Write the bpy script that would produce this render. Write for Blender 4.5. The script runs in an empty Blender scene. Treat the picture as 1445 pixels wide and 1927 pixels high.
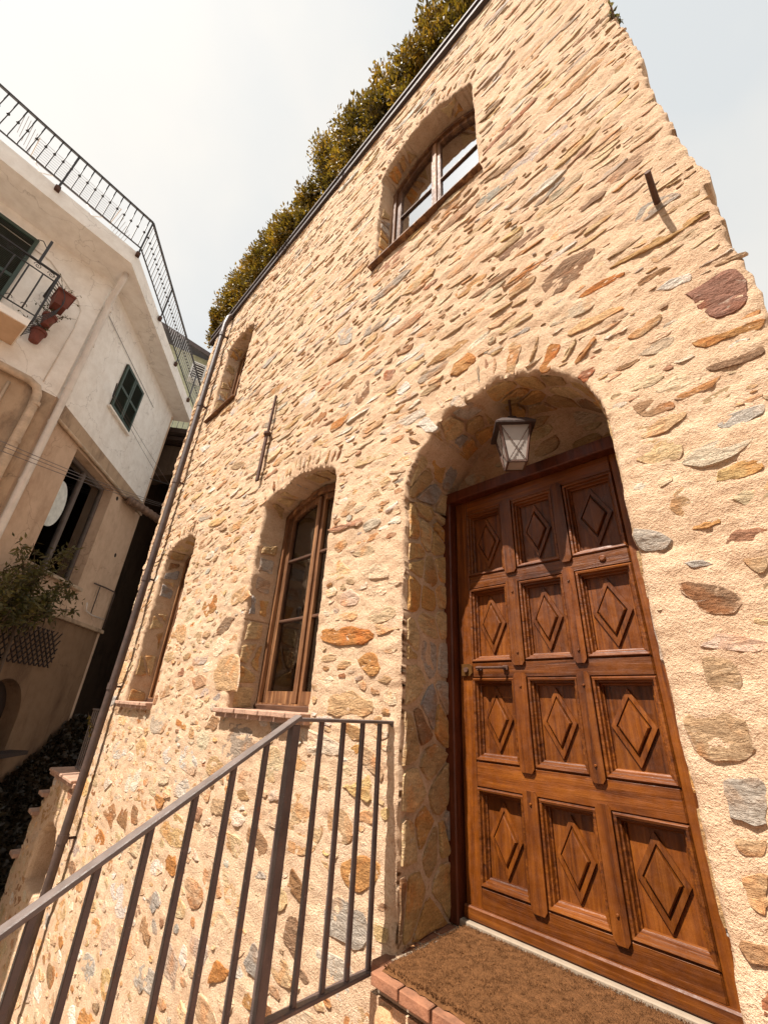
import bpy, bmesh, math, random
import numpy as np
from mathutils import Matrix, Vector

random.seed(7)
rng = np.random.default_rng(11)
SC = bpy.context.scene
COL = SC.collection

# ---------------------------------------------------------------- camera
# eye is the origin of the scene; X runs along the stone facade, Y into it
cam_d = bpy.data.cameras.new('camera')
cam = bpy.data.objects.new('camera', cam_d)
COL.objects.link(cam)
CR = Vector((0.71802322, 0.69422125, 0.04999516))
CU = Vector((0.26926714, -0.34329937, 0.89980039))
CF = Vector((-0.64182386, 0.63261552, 0.43342789))
cam.matrix_world = Matrix(((CR.x, CU.x, -CF.x, 0), (CR.y, CU.y, -CF.y, 0), (CR.z, CU.z, -CF.z, 0), (0, 0, 0, 1)))
cam_d.sensor_fit = 'HORIZONTAL'
cam_d.sensor_width = 36.0
cam_d.lens = 19.4056
cam_d.clip_start = 0.02
cam_d.clip_end = 3000
SC.camera = cam

# ---------------------------------------------------------------- sky and sun
SUN = Vector((-0.085, -1.0, 1.66)).normalized()
world = bpy.data.worlds.new('World')
SC.world = world
world.use_nodes = True
wn = world.node_tree
wn.nodes.clear()
def wnode(t, **kw):
    n = wn.nodes.new(t)
    for k, v in kw.items():
        setattr(n, k, v)
    return n
sky = wnode('ShaderNodeTexSky', sky_type='NISHITA', sun_disc=False)
sky.sun_elevation = math.asin(SUN.z)
sky.sun_rotation = math.atan2(SUN.x, SUN.y)
sky.air_density = 1.0
sky.dust_density = 4.0
sky.ozone_density = 1.0
soft = wnode('ShaderNodeHueSaturation')
soft.inputs['Saturation'].default_value = 0.2
wn.links.new(sky.outputs[0], soft.inputs['Color'])
tc = wnode('ShaderNodeTexCoord')
cl = wnode('ShaderNodeTexNoise')
cl.inputs['Scale'].default_value = 1.7
cl.inputs['Detail'].default_value = 5
cl.inputs['Roughness'].default_value = 0.5
wn.links.new(tc.outputs['Generated'], cl.inputs['Vector'])
rmp = wnode('ShaderNodeValToRGB')
rmp.color_ramp.elements[0].position = 0.38
rmp.color_ramp.elements[0].color = (3.25, 3.38, 3.40, 1)
rmp.color_ramp.elements[1].position = 0.64
rmp.color_ramp.elements[1].color = (4.15, 3.96, 3.62, 1)
wn.links.new(cl.outputs['Fac'], rmp.inputs['Fac'])
mx = wnode('ShaderNodeMix', data_type='RGBA')
mx.inputs[0].default_value = 0.8
wn.links.new(soft.outputs[0], mx.inputs[6])
wn.links.new(rmp.outputs[0], mx.inputs[7])
bg = wnode('ShaderNodeBackground')
bg.inputs['Strength'].default_value = 0.10
wo = wnode('ShaderNodeOutputWorld')
wn.links.new(mx.outputs[2], bg.inputs['Color'])
wn.links.new(bg.outputs[0], wo.inputs['Surface'])

sun_d = bpy.data.lights.new('sun', 'SUN')
sun_d.energy = 4.3
sun_d.angle = math.radians(0.5)
sun_d.color = (1.0, 0.92, 0.83)
sun = bpy.data.objects.new('sun', sun_d)
COL.objects.link(sun)
sun.location = SUN * 40
sun.rotation_euler = SUN.to_track_quat('Z', 'Y').to_euler()

SC.view_settings.view_transform = 'Standard'
SC.view_settings.look = 'None'
SC.view_settings.exposure = 1.30
SC.view_settings.gamma = 1.0
SC.view_settings.use_curve_mapping = False

# ---------------------------------------------------------------- materials
class NT:
    def __init__(self, name):
        self.m = bpy.data.materials.new(name)
        self.m.use_nodes = True
        self.t = self.m.node_tree
        self.t.nodes.clear()
        self.out = self.n('ShaderNodeOutputMaterial')
        self.p = self.n('ShaderNodeBsdfPrincipled')
        self.l(self.p.outputs[0], self.out.inputs['Surface'])
        self.pos = None
    def n(self, t, **kw):
        x = self.t.nodes.new(t)
        for k, v in kw.items():
            setattr(x, k, v)
        return x
    def l(self, a, b):
        self.t.links.new(a, b)
    def coords(self, scale=(1, 1, 1), rot=(0, 0, 0)):
        if self.pos is None:
            self.pos = self.n('ShaderNodeNewGeometry')
        mp = self.n('ShaderNodeMapping')
        mp.inputs['Scale'].default_value = scale
        mp.inputs['Rotation'].default_value = rot
        self.l(self.pos.outputs['Position'], mp.inputs['Vector'])
        return mp.outputs[0]
    def noise(self, scale, detail=4, rough=0.55, co=None, dist=0.0):
        x = self.n('ShaderNodeTexNoise')
        x.inputs['Scale'].default_value = scale
        x.inputs['Detail'].default_value = detail
        x.inputs['Roughness'].default_value = rough
        x.inputs['Distortion'].default_value = dist
        self.l(co if co is not None else self.coords(), x.inputs['Vector'])
        return x.outputs['Fac']
    def ramp(self, fac, stops):
        r = self.n('ShaderNodeValToRGB')
        e = r.color_ramp.elements
        while len(e) < len(stops):
            e.new(0.5)
        for el, (p, c) in zip(e, stops):
            el.position = p
            el.color = (*c, 1) if len(c) == 3 else c
        self.l(fac, r.inputs['Fac'])
        return r.outputs[0]
    def mix(self, fac, a, b, blend='MIX'):
        x = self.n('ShaderNodeMix', data_type='RGBA', blend_type=blend)
        for i, v in ((0, fac), (6, a), (7, b)):
            if isinstance(v, (int, float)):
                x.inputs[i].default_value = v if i == 0 else (v, v, v, 1)
            elif isinstance(v, tuple):
                x.inputs[i].default_value = (*v, 1)
            else:
                self.l(v, x.inputs[i])
        return x.outputs[2]
    def math(self, op, a, b):
        x = self.n('ShaderNodeMath', operation=op)
        for i, v in ((0, a), (1, b)):
            if isinstance(v, (int, float)):
                x.inputs[i].default_value = v
            else:
                self.l(v, x.inputs[i])
        return x.outputs[0]
    def bump(self, h, dist=0.01, strength=1.0):
        b = self.n('ShaderNodeBump')
        b.inputs['Distance'].default_value = dist
        b.inputs['Strength'].default_value = strength
        self.l(h, b.inputs['Height'])
        self.l(b.outputs[0], self.p.inputs['Normal'])
    def color(self, c):
        if isinstance(c, tuple):
            self.p.inputs['Base Color'].default_value = (*c, 1)
        else:
            self.l(c, self.p.inputs['Base Color'])
    def rough(self, r):
        if isinstance(r, (int, float)):
            self.p.inputs['Roughness'].default_value = r
        else:
            self.l(r, self.p.inputs['Roughness'])

MAT = {}
def mk(name):
    def deco(fn):
        t = NT(name)
        fn(t)
        MAT[name] = t.m
        return fn
    return deco

@mk('mortar')
def _(t):
    big = t.noise(1.6, 4, 0.6)
    mid = t.noise(14, 5, 0.6)
    fine = t.noise(95, 3, 0.7)
    c = t.ramp(big, [(0.28, (0.545, 0.362, 0.235)), (0.5, (0.62, 0.440, 0.290)), (0.75, (0.69, 0.508, 0.37))])
    c = t.mix(0.55, c, t.ramp(mid, [(0.3, (0.50, 0.322, 0.20)), (0.55, (0.63, 0.449, 0.298)), (0.8, (0.70, 0.53, 0.39))]))
    c = t.mix(1.0, c, t.ramp(fine, [(0.25, (0.70, 0.64, 0.58)), (0.56, (1.0, 1.0, 1.0))]), 'MULTIPLY')
    t.color(c)
    t.rough(0.95)
    t.p.inputs['Specular IOR Level'].default_value = 0.15
    h = t.math('ADD', t.math('MULTIPLY', mid, 0.6), t.math('MULTIPLY', fine, 0.7))
    h = t.math('ADD', h, t.math('MULTIPLY', t.noise(210, 3, 0.7), 0.5))
    t.bump(h, 0.014, 1.0)

@mk('stone')
def _(t):
    at = t.n('ShaderNodeAttribute', attribute_name='Col')
    lam = t.noise(9, 6, 0.7, t.coords((1.0, 1.0, 3.6)), 0.8)
    spot = t.noise(24, 7, 0.75)
    c = at.outputs['Color']
    # iron staining and paler quartz veins inside each stone
    c = t.mix(t.ramp(t.noise(5.5, 4, 0.6, None, 0.5), [(0.50, (0, 0, 0)), (0.66, (0.75, 0.75, 0.75))]), c, t.mix(1.0, c, (1.12, 0.74, 0.46), 'MULTIPLY'))
    c = t.mix(t.ramp(t.noise(13, 5, 0.7, t.coords((1, 1, 2.2)), 1.2), [(0.60, (0, 0, 0)), (0.70, (0.7, 0.7, 0.7))]), c, (0.66, 0.57, 0.46))
    c = t.mix(1.0, c, t.ramp(lam, [(0.25, (0.56, 0.50, 0.44)), (0.5, (1.0, 1.0, 1.0)), (0.75, (1.25, 1.2, 1.14))]), 'MULTIPLY')
    c = t.mix(1.0, c, t.ramp(t.noise(120, 3, 0.7), [(0.3, (0.66, 0.62, 0.58)), (0.58, (1, 1, 1))]), 'MULTIPLY')
    # lime mortar smeared over the margins of the stones
    f = t.math('ADD', at.outputs['Alpha'], t.math('MULTIPLY', t.math('SUBTRACT', spot, 0.5), 2.4))
    m = t.ramp(t.noise(14, 5, 0.6), [(0.3, (0.52, 0.342, 0.215)), (0.55, (0.625, 0.443, 0.293)), (0.8, (0.69, 0.515, 0.375))])
    c = t.mix(t.ramp(f, [(0.22, (0, 0, 0)), (0.58, (1, 1, 1))]), m, c)
    t.color(c)
    t.rough(0.92)
    t.p.inputs['Specular IOR Level'].default_value = 0.2
    h = t.math('ADD', t.math('MULTIPLY', t.noise(16, 6, 0.72, t.coords((1, 1, 3.2)), 0.8), 1.5), t.math('MULTIPLY', t.noise(70, 4, 0.65), 0.6))
    h = t.math('ADD', h, t.math('MULTIPLY', spot, 0.8))
    t.bump(h, 0.016, 1.0)

@mk('paving_stone')
def _(t):
    at = t.n('ShaderNodeAttribute', attribute_name='Col')
    lam = t.noise(14, 5, 0.65, None, 0.5)
    c = t.mix(1.0, at.outputs['Color'], t.ramp(lam, [(0.25, (0.66, 0.60, 0.55)), (0.5, (1, 1, 1)), (0.78, (1.2, 1.16, 1.1))]), 'MULTIPLY')
    t.color(c)
    t.rough(0.8)
    t.bump(t.math('ADD', t.noise(22, 6, 0.65), t.math('MULTIPLY', t.noise(90, 3), 0.3)), 0.010, 1.0)

def wood(name, dark, mid, light, axis, rough=0.44, coat=0.04, wear=None):
    @mk(name)
    def _(t):
        sc = [1, 1, 1]
        st = [34, 34, 34]
        st[axis] = 1.6
        co = t.coords(tuple(st))
        g = t.noise(1.0, 6, 0.65, co, 0.9)
        big = t.noise(5.5, 3)
        c = t.ramp(g, [(0.28, dark), (0.5, mid), (0.74, light)])
        c = t.mix(1.0, c, t.ramp(big, [(0.25, (0.62, 0.55, 0.5)), (0.6, (1.05, 1.05, 1.05))]), 'MULTIPLY')
        if wear:
            c = t.mix(t.ramp(t.noise(1.0, 4, 0.7, t.coords(tuple(x * 0.55 for x in st))), [(0.5, (0, 0, 0)), (0.66, (0.75, 0.75, 0.75))]), c, wear)
        oi = t.n('ShaderNodeObjectInfo')
        c = t.mix(1.0, c, t.ramp(oi.outputs['Random'], [(0.0, (0.74, 0.72, 0.70)), (1.0, (1.18, 1.16, 1.12))]), 'MULTIPLY')
        scr = t.noise(1.0, 3, 0.8, t.coords((9, 9, 120) if axis == 0 else (120, 120, 9)))
        c = t.mix(t.ramp(scr, [(0.66, (0, 0, 0)), (0.74, (0.5, 0.5, 0.5))]), c, tuple(x * 1.5 for x in light))
        t.color(c)
        t.p.inputs['Specular IOR Level'].default_value = 0.35
        t.rough(t.ramp(t.noise(30, 4), [(0.3, (rough - 0.12,) * 3), (0.7, (rough + 0.16,) * 3)]))
        t.p.inputs['Coat Weight'].default_value = coat
        t.p.inputs['Coat Roughness'].default_value = 0.32
        t.bump(t.math('ADD', g, t.math('MULTIPLY', t.noise(18, 5), 0.8)), 0.005, 0.8)
D_, M_, L_ = (0.034, 0.0072, 0.0011), (0.126, 0.0345, 0.0035), (0.212, 0.067, 0.0078)
wood('door_wood_upright', D_, M_, L_, 2)
wood('door_wood_level', D_, M_, L_, 0)
wood('door_frame_wood', (0.035, 0.008, 0.003), (0.085, 0.019, 0.006), (0.13, 0.032, 0.010), 2)
wood('window_wood', (0.048, 0.019, 0.008), (0.135, 0.057, 0.022), (0.24, 0.110, 0.045), 2, 0.6, 0.0, (0.38, 0.195, 0.085))
wood('window_wood_level', (0.04, 0.017, 0.009), (0.085, 0.038, 0.019), (0.15, 0.07, 0.035), 0, 0.6, 0.0)

def glass(name, ior):
  @mk(name)
  def _(t):
      t.t.nodes.remove(t.p)
      fr = t.n('ShaderNodeFresnel')
      fr.inputs['IOR'].default_value = ior
      tr = t.n('ShaderNodeBsdfTransparent')
      tr.inputs['Color'].default_value = (0.80, 0.78, 0.72, 1)
      gl = t.n('ShaderNodeBsdfGlossy')
      gl.inputs['Roughness'].default_value = 0.015
      gl.inputs['Color'].default_value = (1, 1, 1, 1)
      b = t.n('ShaderNodeBump')
      b.inputs['Distance'].default_value = 0.004
      b.inputs['Strength'].default_value = 0.12
      t.l(t.noise(4.0, 2), b.inputs['Height'])
      t.l(b.outputs[0], gl.inputs['Normal'])
      ms = t.n('ShaderNodeMixShader')
      t.l(fr.outputs[0], ms.inputs[0])
      t.l(tr.outputs[0], ms.inputs[1])
      t.l(gl.outputs[0], ms.inputs[2])
      t.l(ms.outputs[0], t.out.inputs['Surface'])
glass('glass', 2.1)
glass('mirror_glass', 9.0)

def flat(name, c, rough=0.7, bumps=None, metal=0.0, var=0.25, vs=8.0, spec=0.5):
    @mk(name)
    def _(t):
        n = t.noise(vs, 5, 0.6)
        lo = tuple(x * (1 - var) for x in c)
        hi = tuple(x * (1 + var * 0.7) for x in c)
        t.color(t.ramp(n, [(0.28, lo), (0.72, hi)]))
        t.rough(rough)
        t.p.inputs['Metallic'].default_value = metal
        t.p.inputs['Specular IOR Level'].default_value = spec
        if bumps:
            t.bump(t.noise(bumps[0], 5, 0.65), bumps[1], 1.0)
flat('white_curtain', (0.55, 0.50, 0.42), 0.9)
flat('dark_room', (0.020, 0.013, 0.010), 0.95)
flat('iron_paint', (0.082, 0.056, 0.048), 0.5, (60, 0.002), 0.0, 0.3, 14)
flat('handrail_paint', (0.121, 0.094, 0.082), 0.42, (50, 0.002), 0.0, 0.3, 18)
flat('black_iron', (0.020, 0.015, 0.014), 0.55)
flat('rust_iron', (0.074, 0.031, 0.017), 0.85, (60, 0.004), 0.0, 0.45, 22)
flat('pipe_brown', (0.066, 0.041, 0.033), 0.5, (24, 0.003), 0.0, 0.45, 10)
flat('roof_slate', (0.050, 0.032, 0.028), 0.7, (20, 0.01), 0, 0.4, 6)
flat('brass', (0.20, 0.095, 0.028), 0.4, None, 0.7, 0.3, 30)
flat('coir', (0.175, 0.078, 0.030), 0.98, (180, 0.012), 0, 0.35, 40, 0.1)
flat('lamp_glass', (0.33, 0.29, 0.255), 0.35, (12, 0.002), 0, 0.12, 12)
flat('terracotta', (0.215, 0.092, 0.046), 0.9, (40, 0.006), 0, 0.5, 16)
flat('flower_pot_clay', (0.15, 0.036, 0.020), 0.75, (30, 0.003), 0, 0.3, 9)
flat('sill_tile', (0.36, 0.215, 0.145), 0.85, (45, 0.005), 0, 0.3, 14)
flat('threshold_stone', (0.25, 0.195, 0.14), 0.85, (40, 0.003), 0, 0.2, 14)
flat('shutter_green', (0.035, 0.058, 0.045), 0.6, None, 0, 0.25, 6)
flat('white_pipe', (0.66, 0.58, 0.51), 0.5, None, 0, 0.15, 5)
flat('beige_pipe', (0.50, 0.37, 0.26), 0.6, (20, 0.003), 0, 0.35, 7)
flat('duct_metal', (0.22, 0.14, 0.10), 0.45, (14, 0.012), 0.2, 0.45, 9)
flat('wire', (0.16, 0.13, 0.12), 0.6)
flat('green_stucco', (0.40, 0.41, 0.28), 0.9, (60, 0.004))
flat('ac_white', (0.62, 0.60, 0.56), 0.6)
flat('dark_timber', (0.035, 0.018, 0.012), 0.8, (20, 0.01))
flat('paper_lamp', (0.70, 0.72, 0.68), 0.7)
flat('window_grey', (0.13, 0.10, 0.085), 0.5)
flat('leaf_litter', (0.30, 0.14, 0.05), 0.8)
flat('bark', (0.085, 0.055, 0.035), 0.95, (40, 0.01))
flat('step_tile', (0.40, 0.22, 0.15), 0.85, (30, 0.004), 0, 0.3, 10)

for nm_, c0 in (('iron_paint', (0.078, 0.053, 0.046)), ('handrail_paint', (0.125, 0.098, 0.086))):
    @mk(nm_)
    def _(t):
        c = t.ramp(t.noise(14, 5, 0.6), [(0.28, tuple(x * 0.72 for x in c0)), (0.72, tuple(x * 1.22 for x in c0))])
        c = t.mix(t.ramp(t.noise(26, 6, 0.75), [(0.60, (0, 0, 0)), (0.66, (0.85, 0.85, 0.85))]), c, (0.13, 0.052, 0.024))
        c = t.mix(t.ramp(t.noise(60, 4, 0.7), [(0.66, (0, 0, 0)), (0.72, (0.6, 0.6, 0.6))]), c, (0.26, 0.22, 0.20))
        t.color(c)
        t.rough(t.ramp(t.noise(20, 4), [(0.3, (0.36,) * 3), (0.7, (0.66,) * 3)]))
        t.bump(t.math('ADD', t.noise(26, 6, 0.75), t.math('MULTIPLY', t.noise(90, 3), 0.4)), 0.003, 1.0)

def stucco(name, c1, c2, stain, amt, bs=70):
    @mk(name)
    def _(t):
        a = t.noise(0.9, 5, 0.6)
        b = t.noise(5.0, 6, 0.65)
        c = t.mix(a, c1, c2)
        s = t.noise(1.5, 6, 0.7, t.coords((1.0, 1.0, 0.45)))
        c = t.mix(t.ramp(s, [(0.5, (0, 0, 0)), (0.72, (amt, amt, amt))]), c, stain)
        k = t.noise(3.4, 6, 0.7, t.coords((1.0, 1.0, 0.10)))
        c = t.mix(t.ramp(k, [(0.56, (0, 0, 0)), (0.76, (amt * 0.8,) * 3)]), c, stain)
        v = t.n('ShaderNodeTexVoronoi', feature='DISTANCE_TO_EDGE')
        v.inputs['Scale'].default_value = 0.55
        wob = t.n('ShaderNodeVectorMath', operation='ADD')
        nv = t.n('ShaderNodeTexNoise')
        nv.inputs['Scale'].default_value = 2.2
        nv.inputs['Detail'].default_value = 6
        t.l(t.coords(), nv.inputs['Vector'])
        t.l(t.coords(), wob.inputs[0])
        t.l(nv.outputs['Color'], wob.inputs[1])
        t.l(wob.outputs[0], v.inputs['Vector'])
        c = t.mix(t.ramp(v.outputs['Distance'], [(0.0, (0.45, 0.45, 0.45)), (0.006, (0, 0, 0))]), c, tuple(x * 0.5 for x in stain))
        c = t.mix(1.0, c, t.ramp(b, [(0.3, (0.86, 0.84, 0.82)), (0.6, (1, 1, 1))]), 'MULTIPLY')
        t.color(c)
        t.rough(0.93)
        t.p.inputs['Specular IOR Level'].default_value = 0.2
        t.bump(t.math('ADD', t.noise(bs, 4), t.math('MULTIPLY', b, 1.2)), 0.006, 1.0)
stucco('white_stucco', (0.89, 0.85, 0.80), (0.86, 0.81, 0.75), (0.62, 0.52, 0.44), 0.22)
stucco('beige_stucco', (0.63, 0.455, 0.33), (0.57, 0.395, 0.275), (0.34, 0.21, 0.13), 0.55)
stucco('damp_shade_stucco', (0.25, 0.155, 0.092), (0.19, 0.115, 0.068), (0.09, 0.05, 0.03), 0.8)  # damp brown plaster, darkened further so its colour carries the deep alley shade
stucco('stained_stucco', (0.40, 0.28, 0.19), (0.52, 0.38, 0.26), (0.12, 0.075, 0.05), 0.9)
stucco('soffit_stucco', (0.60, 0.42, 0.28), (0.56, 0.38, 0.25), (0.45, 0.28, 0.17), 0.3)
stucco('ground_paving', (0.36, 0.31, 0.26), (0.31, 0.26, 0.21), (0.2, 0.16, 0.125), 0.6, 30)
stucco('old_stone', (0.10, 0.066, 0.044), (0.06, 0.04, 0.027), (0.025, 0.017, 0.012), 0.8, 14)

def leafmat(name, a, b, c, tr=0.35):
    @mk(name)
    def _(t):
        oi = t.n('ShaderNodeAttribute', attribute_name='Col')
        col = t.mix(1.0, t.ramp(t.noise(2.6, 3), [(0.25, a), (0.5, b), (0.75, c)]), oi.outputs['Color'], 'MULTIPLY')
        t.color(col)
        t.rough(0.5)
        trn = t.n('ShaderNodeBsdfTranslucent')
        t.l(col, trn.inputs['Color'])
        ms = t.n('ShaderNodeMixShader')
        ms.inputs[0].default_value = tr
        t.l(t.p.outputs[0], ms.inputs[1])
        t.l(trn.outputs[0], ms.inputs[2])
        t.l(ms.outputs[0], t.out.inputs['Surface'])
leafmat('hedge_leaf', (0.070, 0.052, 0.006), (0.165, 0.112, 0.010), (0.34, 0.205, 0.015), 0.40)
leafmat('bush_leaf', (0.060, 0.055, 0.014), (0.10, 0.088, 0.022), (0.16, 0.13, 0.032))
leafmat('ivy_leaf', (0.022, 0.016, 0.009), (0.034, 0.022, 0.010), (0.050, 0.032, 0.014), 0.15)

# ---------------------------------------------------------------- mesh helpers
def link(name, mesh, mat=None, parent=None, loc=(0, 0, 0)):
    o = bpy.data.objects.new(name, mesh)
    COL.objects.link(o)
    o.location = loc
    if mat:
        mesh.materials.append(MAT[mat])
    if parent is not None:
        adopt(o, parent)
    return o
def adopt(o, parent):
    o.parent = parent
    o.matrix_parent_inverse = Matrix.Translation(-world_loc(parent))
def world_loc(o):
    # every location below is given in scene space (parent inverse cancels the parent)
    return Vector(o.location)
def tag(o, label=None, cat=None, group=None, kind=None):
    if label: o['label'] = label
    if cat: o['category'] = cat
    if group: o['group'] = group
    if kind: o['kind'] = kind
    return o
def thing(name, loc, label, cat, group=None):
    o = bpy.data.objects.new(name, None)
    o.empty_display_size = 0.1
    COL.objects.link(o)
    o.location = loc
    return tag(o, label, cat, group)
def dup(o, loc, parent=None):
    c = o.copy()
    COL.objects.link(c)
    c.location = loc
    if parent is not None:
        c.parent = parent
        c.matrix_parent_inverse = Matrix.Translation(-world_loc(parent))
    return c

class MB:
    def __init__(self):
        self.v = []
        self.f = []
        self.c = None
    def add(self, vs, fs):
        b = len(self.v)
        self.v.extend([tuple(p) for p in vs])
        self.f.extend([tuple(b + i for i in f) for f in fs])
        return self
    def box(self, c, size, X=(1, 0, 0), Y=(0, 1, 0), Z=(0, 0, 1), ch=0.0):
        c = Vector(c); X = Vector(X).normalized(); Y = Vector(Y).normalized(); Z = Vector(Z).normalized()
        h = [s / 2 for s in size]
        if ch <= 0:
            vs = [c + X * (h[0] * a) + Y * (h[1] * b) + Z * (h[2] * d) for d in (-1, 1) for b in (-1, 1) for a in (-1, 1)]
            fs = [(0, 2, 3, 1), (4, 5, 7, 6), (0, 1, 5, 4), (2, 6, 7, 3), (0, 4, 6, 2), (1, 3, 7, 5)]
            return self.add(vs, fs)
        ch = min(ch, min(h) * 0.8)
        vs = []
        idx = {}
        for a in (-1, 1):
            for b in (-1, 1):
                for d in (-1, 1):
                    for k in range(3):
                        e = [h[0], h[1], h[2]]
                        for j in range(3):
                            if j != k:
                                e[j] -= ch
                        idx[(a, b, d, k)] = len(vs)
                        vs.append(c + X * (e[0] * a) + Y * (e[1] * b) + Z * (e[2] * d))
        fs = []
        S = (-1, 1)
        for s in S:
            fs.append([idx[(s, b, d, 0)] for b, d in ((-1, -1), (1, -1), (1, 1), (-1, 1))])
            fs.append([idx[(a, s, d, 1)] for a, d in ((-1, -1), (1, -1), (1, 1), (-1, 1))])
            fs.append([idx[(a, b, s, 2)] for a, b in ((-1, -1), (1, -1), (1, 1), (-1, 1))])
        for a in S:
            for b in S:
                fs.append([idx[(a, b, -1, 0)], idx[(a, b, 1, 0)], idx[(a, b, 1, 1)], idx[(a, b, -1, 1)]])
                fs.append([idx[(a, -1, b, 0)], idx[(a, 1, b, 0)], idx[(a, 1, b, 2)], idx[(a, -1, b, 2)]])
                fs.append([idx[(-1, a, b, 1)], idx[(1, a, b, 1)], idx[(1, a, b, 2)], idx[(-1, a, b, 2)]])
                for d in S:
                    fs.append([idx[(a, b, d, 0)], idx[(a, b, d, 1)], idx[(a, b, d, 2)]])
        return self.add(vs, fs)
    def bar(self, a, b, w, t, up=(0, 0, 1), ch=0.0):
        a = Vector(a); b = Vector(b)
        d = b - a
        X = d.normalized()
        Y = Vector(up).cross(X)
        if Y.length < 1e-4:
            Y = Vector((1, 0, 0)).cross(X)
        Y.normalize()
        Z = X.cross(Y)
        return self.box((a + b) / 2, (d.length, w, t), X, Y, Z, ch)
    def tube(self, pts, r, n=8, cap=True):
        pts = [Vector(p) for p in pts]
        rs = r if isinstance(r, (list, tuple)) else [r] * len(pts)
        T = []
        for i in range(len(pts)):
            a = pts[max(i - 1, 0)]; b = pts[min(i + 1, len(pts) - 1)]
            T.append((b - a).normalized())
        u = T[0].orthogonal().normalized()
        vs = []; fs = []
        for i, (p, t) in enumerate(zip(pts, T)):
            u = (u - t * u.dot(t)).normalized()
            w = t.cross(u)
            for k in range(n):
                an = 2 * math.pi * k / n
                vs.append(p + (u * math.cos(an) + w * math.sin(an)) * rs[i])
        for i in range(len(pts) - 1):
            for k in range(n):
                k2 = (k + 1) % n
                fs.append((i * n + k, i * n + k2, (i + 1) * n + k2, (i + 1) * n + k))
        if cap:
            fs.append(tuple(reversed(range(n))))
            fs.append(tuple(range((len(pts) - 1) * n, len(pts) * n)))
        return self.add(vs, fs)
    def lathe(self, c, prof, n=16, axis='Z', wob=0.0):
        c = Vector(c)
        vs = []; fs = []
        for (r, z) in prof:
            for k in range(n):
                an = 2 * math.pi * k / n
                vs.append(c + Vector((r * math.cos(an), r * math.sin(an), z)))
        for i in range(len(prof) - 1):
            for k in range(n):
                k2 = (k + 1) % n
                fs.append((i * n + k, i * n + k2, (i + 1) * n + k2, (i + 1) * n + k))
        fs.append(tuple(reversed(range(n))))
        fs.append(tuple(range((len(prof) - 1) * n, len(prof) * n)))
        return self.add(vs, fs)
    def prism(self, poly, P, d0, d1):
        # poly: list of (a,b); P(a,b,d) gives a point
        n = len(poly)
        vs = [P(a, b, d0) for a, b in poly] + [P(a, b, d1) for a, b in poly]
        fs = [tuple(range(n)), tuple(reversed(range(n, 2 * n)))]
        for i in range(n):
            j = (i + 1) % n
            fs.append((i, n + i, n + j, j))
        return self.add(vs, fs)
    def ring(self, outer, inner, P, d0, d1, closed=True):
        n = len(outer)
        vs = [P(a, b, d0) for a, b in outer] + [P(a, b, d0) for a, b in inner] + [P(a, b, d1) for a, b in outer] + [P(a, b, d1) for a, b in inner]
        fs = []
        m = n if closed else n - 1
        for i in range(m):
            j = (i + 1) % n
            fs += [(i, j, n + j, n + i), (2 * n + i, 3 * n + i, 3 * n + j, 2 * n + j), (i, 2 * n + i, 2 * n + j, j), (n + i, n + j, 3 * n + j, 3 * n + i)]
        return self.add(vs, fs)
    def build(self, name, mat, parent=None, smooth=False, loc=None, fix=True):
        V = np.array(self.v, float)
        if loc is None:
            loc = (V.min(0) + V.max(0)) / 2
        V = V - np.array(loc)
        me = bpy.data.meshes.new(name)
        me.from_pydata(V.tolist(), [], self.f)
        if fix:
            bm = bmesh.new()
            bm.from_mesh(me)
            bmesh.ops.recalc_face_normals(bm, faces=bm.faces)
            bm.to_mesh(me)
            bm.free()
        if smooth:
            me.polygons.foreach_set('use_smooth', [True] * len(me.polygons))
        if self.c is not None:
            a = me.color_attributes.new('Col', 'FLOAT_COLOR', 'POINT')
            a.data.foreach_set('color', np.array(self.c, np.float32).ravel())
        return link(name, me, mat, parent, tuple(float(x) for x in loc))

# ---------------------------------------------------------------- numeric noise
_TAB = rng.random((256, 256))
def vn(x, y, s=0):
    x = np.asarray(x, float) + s * 17.31
    y = np.asarray(y, float) + s * 9.73
    xi = np.floor(x).astype(int); yi = np.floor(y).astype(int)
    fx = x - xi; fy = y - yi
    fx = fx * fx * (3 - 2 * fx); fy = fy * fy * (3 - 2 * fy)
    a = _TAB[xi % 256, yi % 256]; b = _TAB[(xi + 1) % 256, yi % 256]
    c = _TAB[xi % 256, (yi + 1) % 256]; d = _TAB[(xi + 1) % 256, (yi + 1) % 256]
    return (a + (b - a) * fx) * (1 - fy) + (c + (d - c) * fx) * fy - 0.5
def fbm(x, y, o=4, s=0, g=0.5):
    r = 0; a = 1.0; f = 1.0
    for i in range(o):
        r = r + a * vn(np.asarray(x) * f, np.asarray(y) * f, s + i)
        a *= g; f *= 2.03
    return r

# ---------------------------------------------------------------- stone house: facade
WY = 1.6                       # facade plane
GZ = -3.0                      # lower ground, eye is at 0
house = thing('stone_house', (-3.0, 1.6, GZ), 'old rubble stone house with arched doorway, arched windows and hedge along its roof', 'house')

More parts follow.
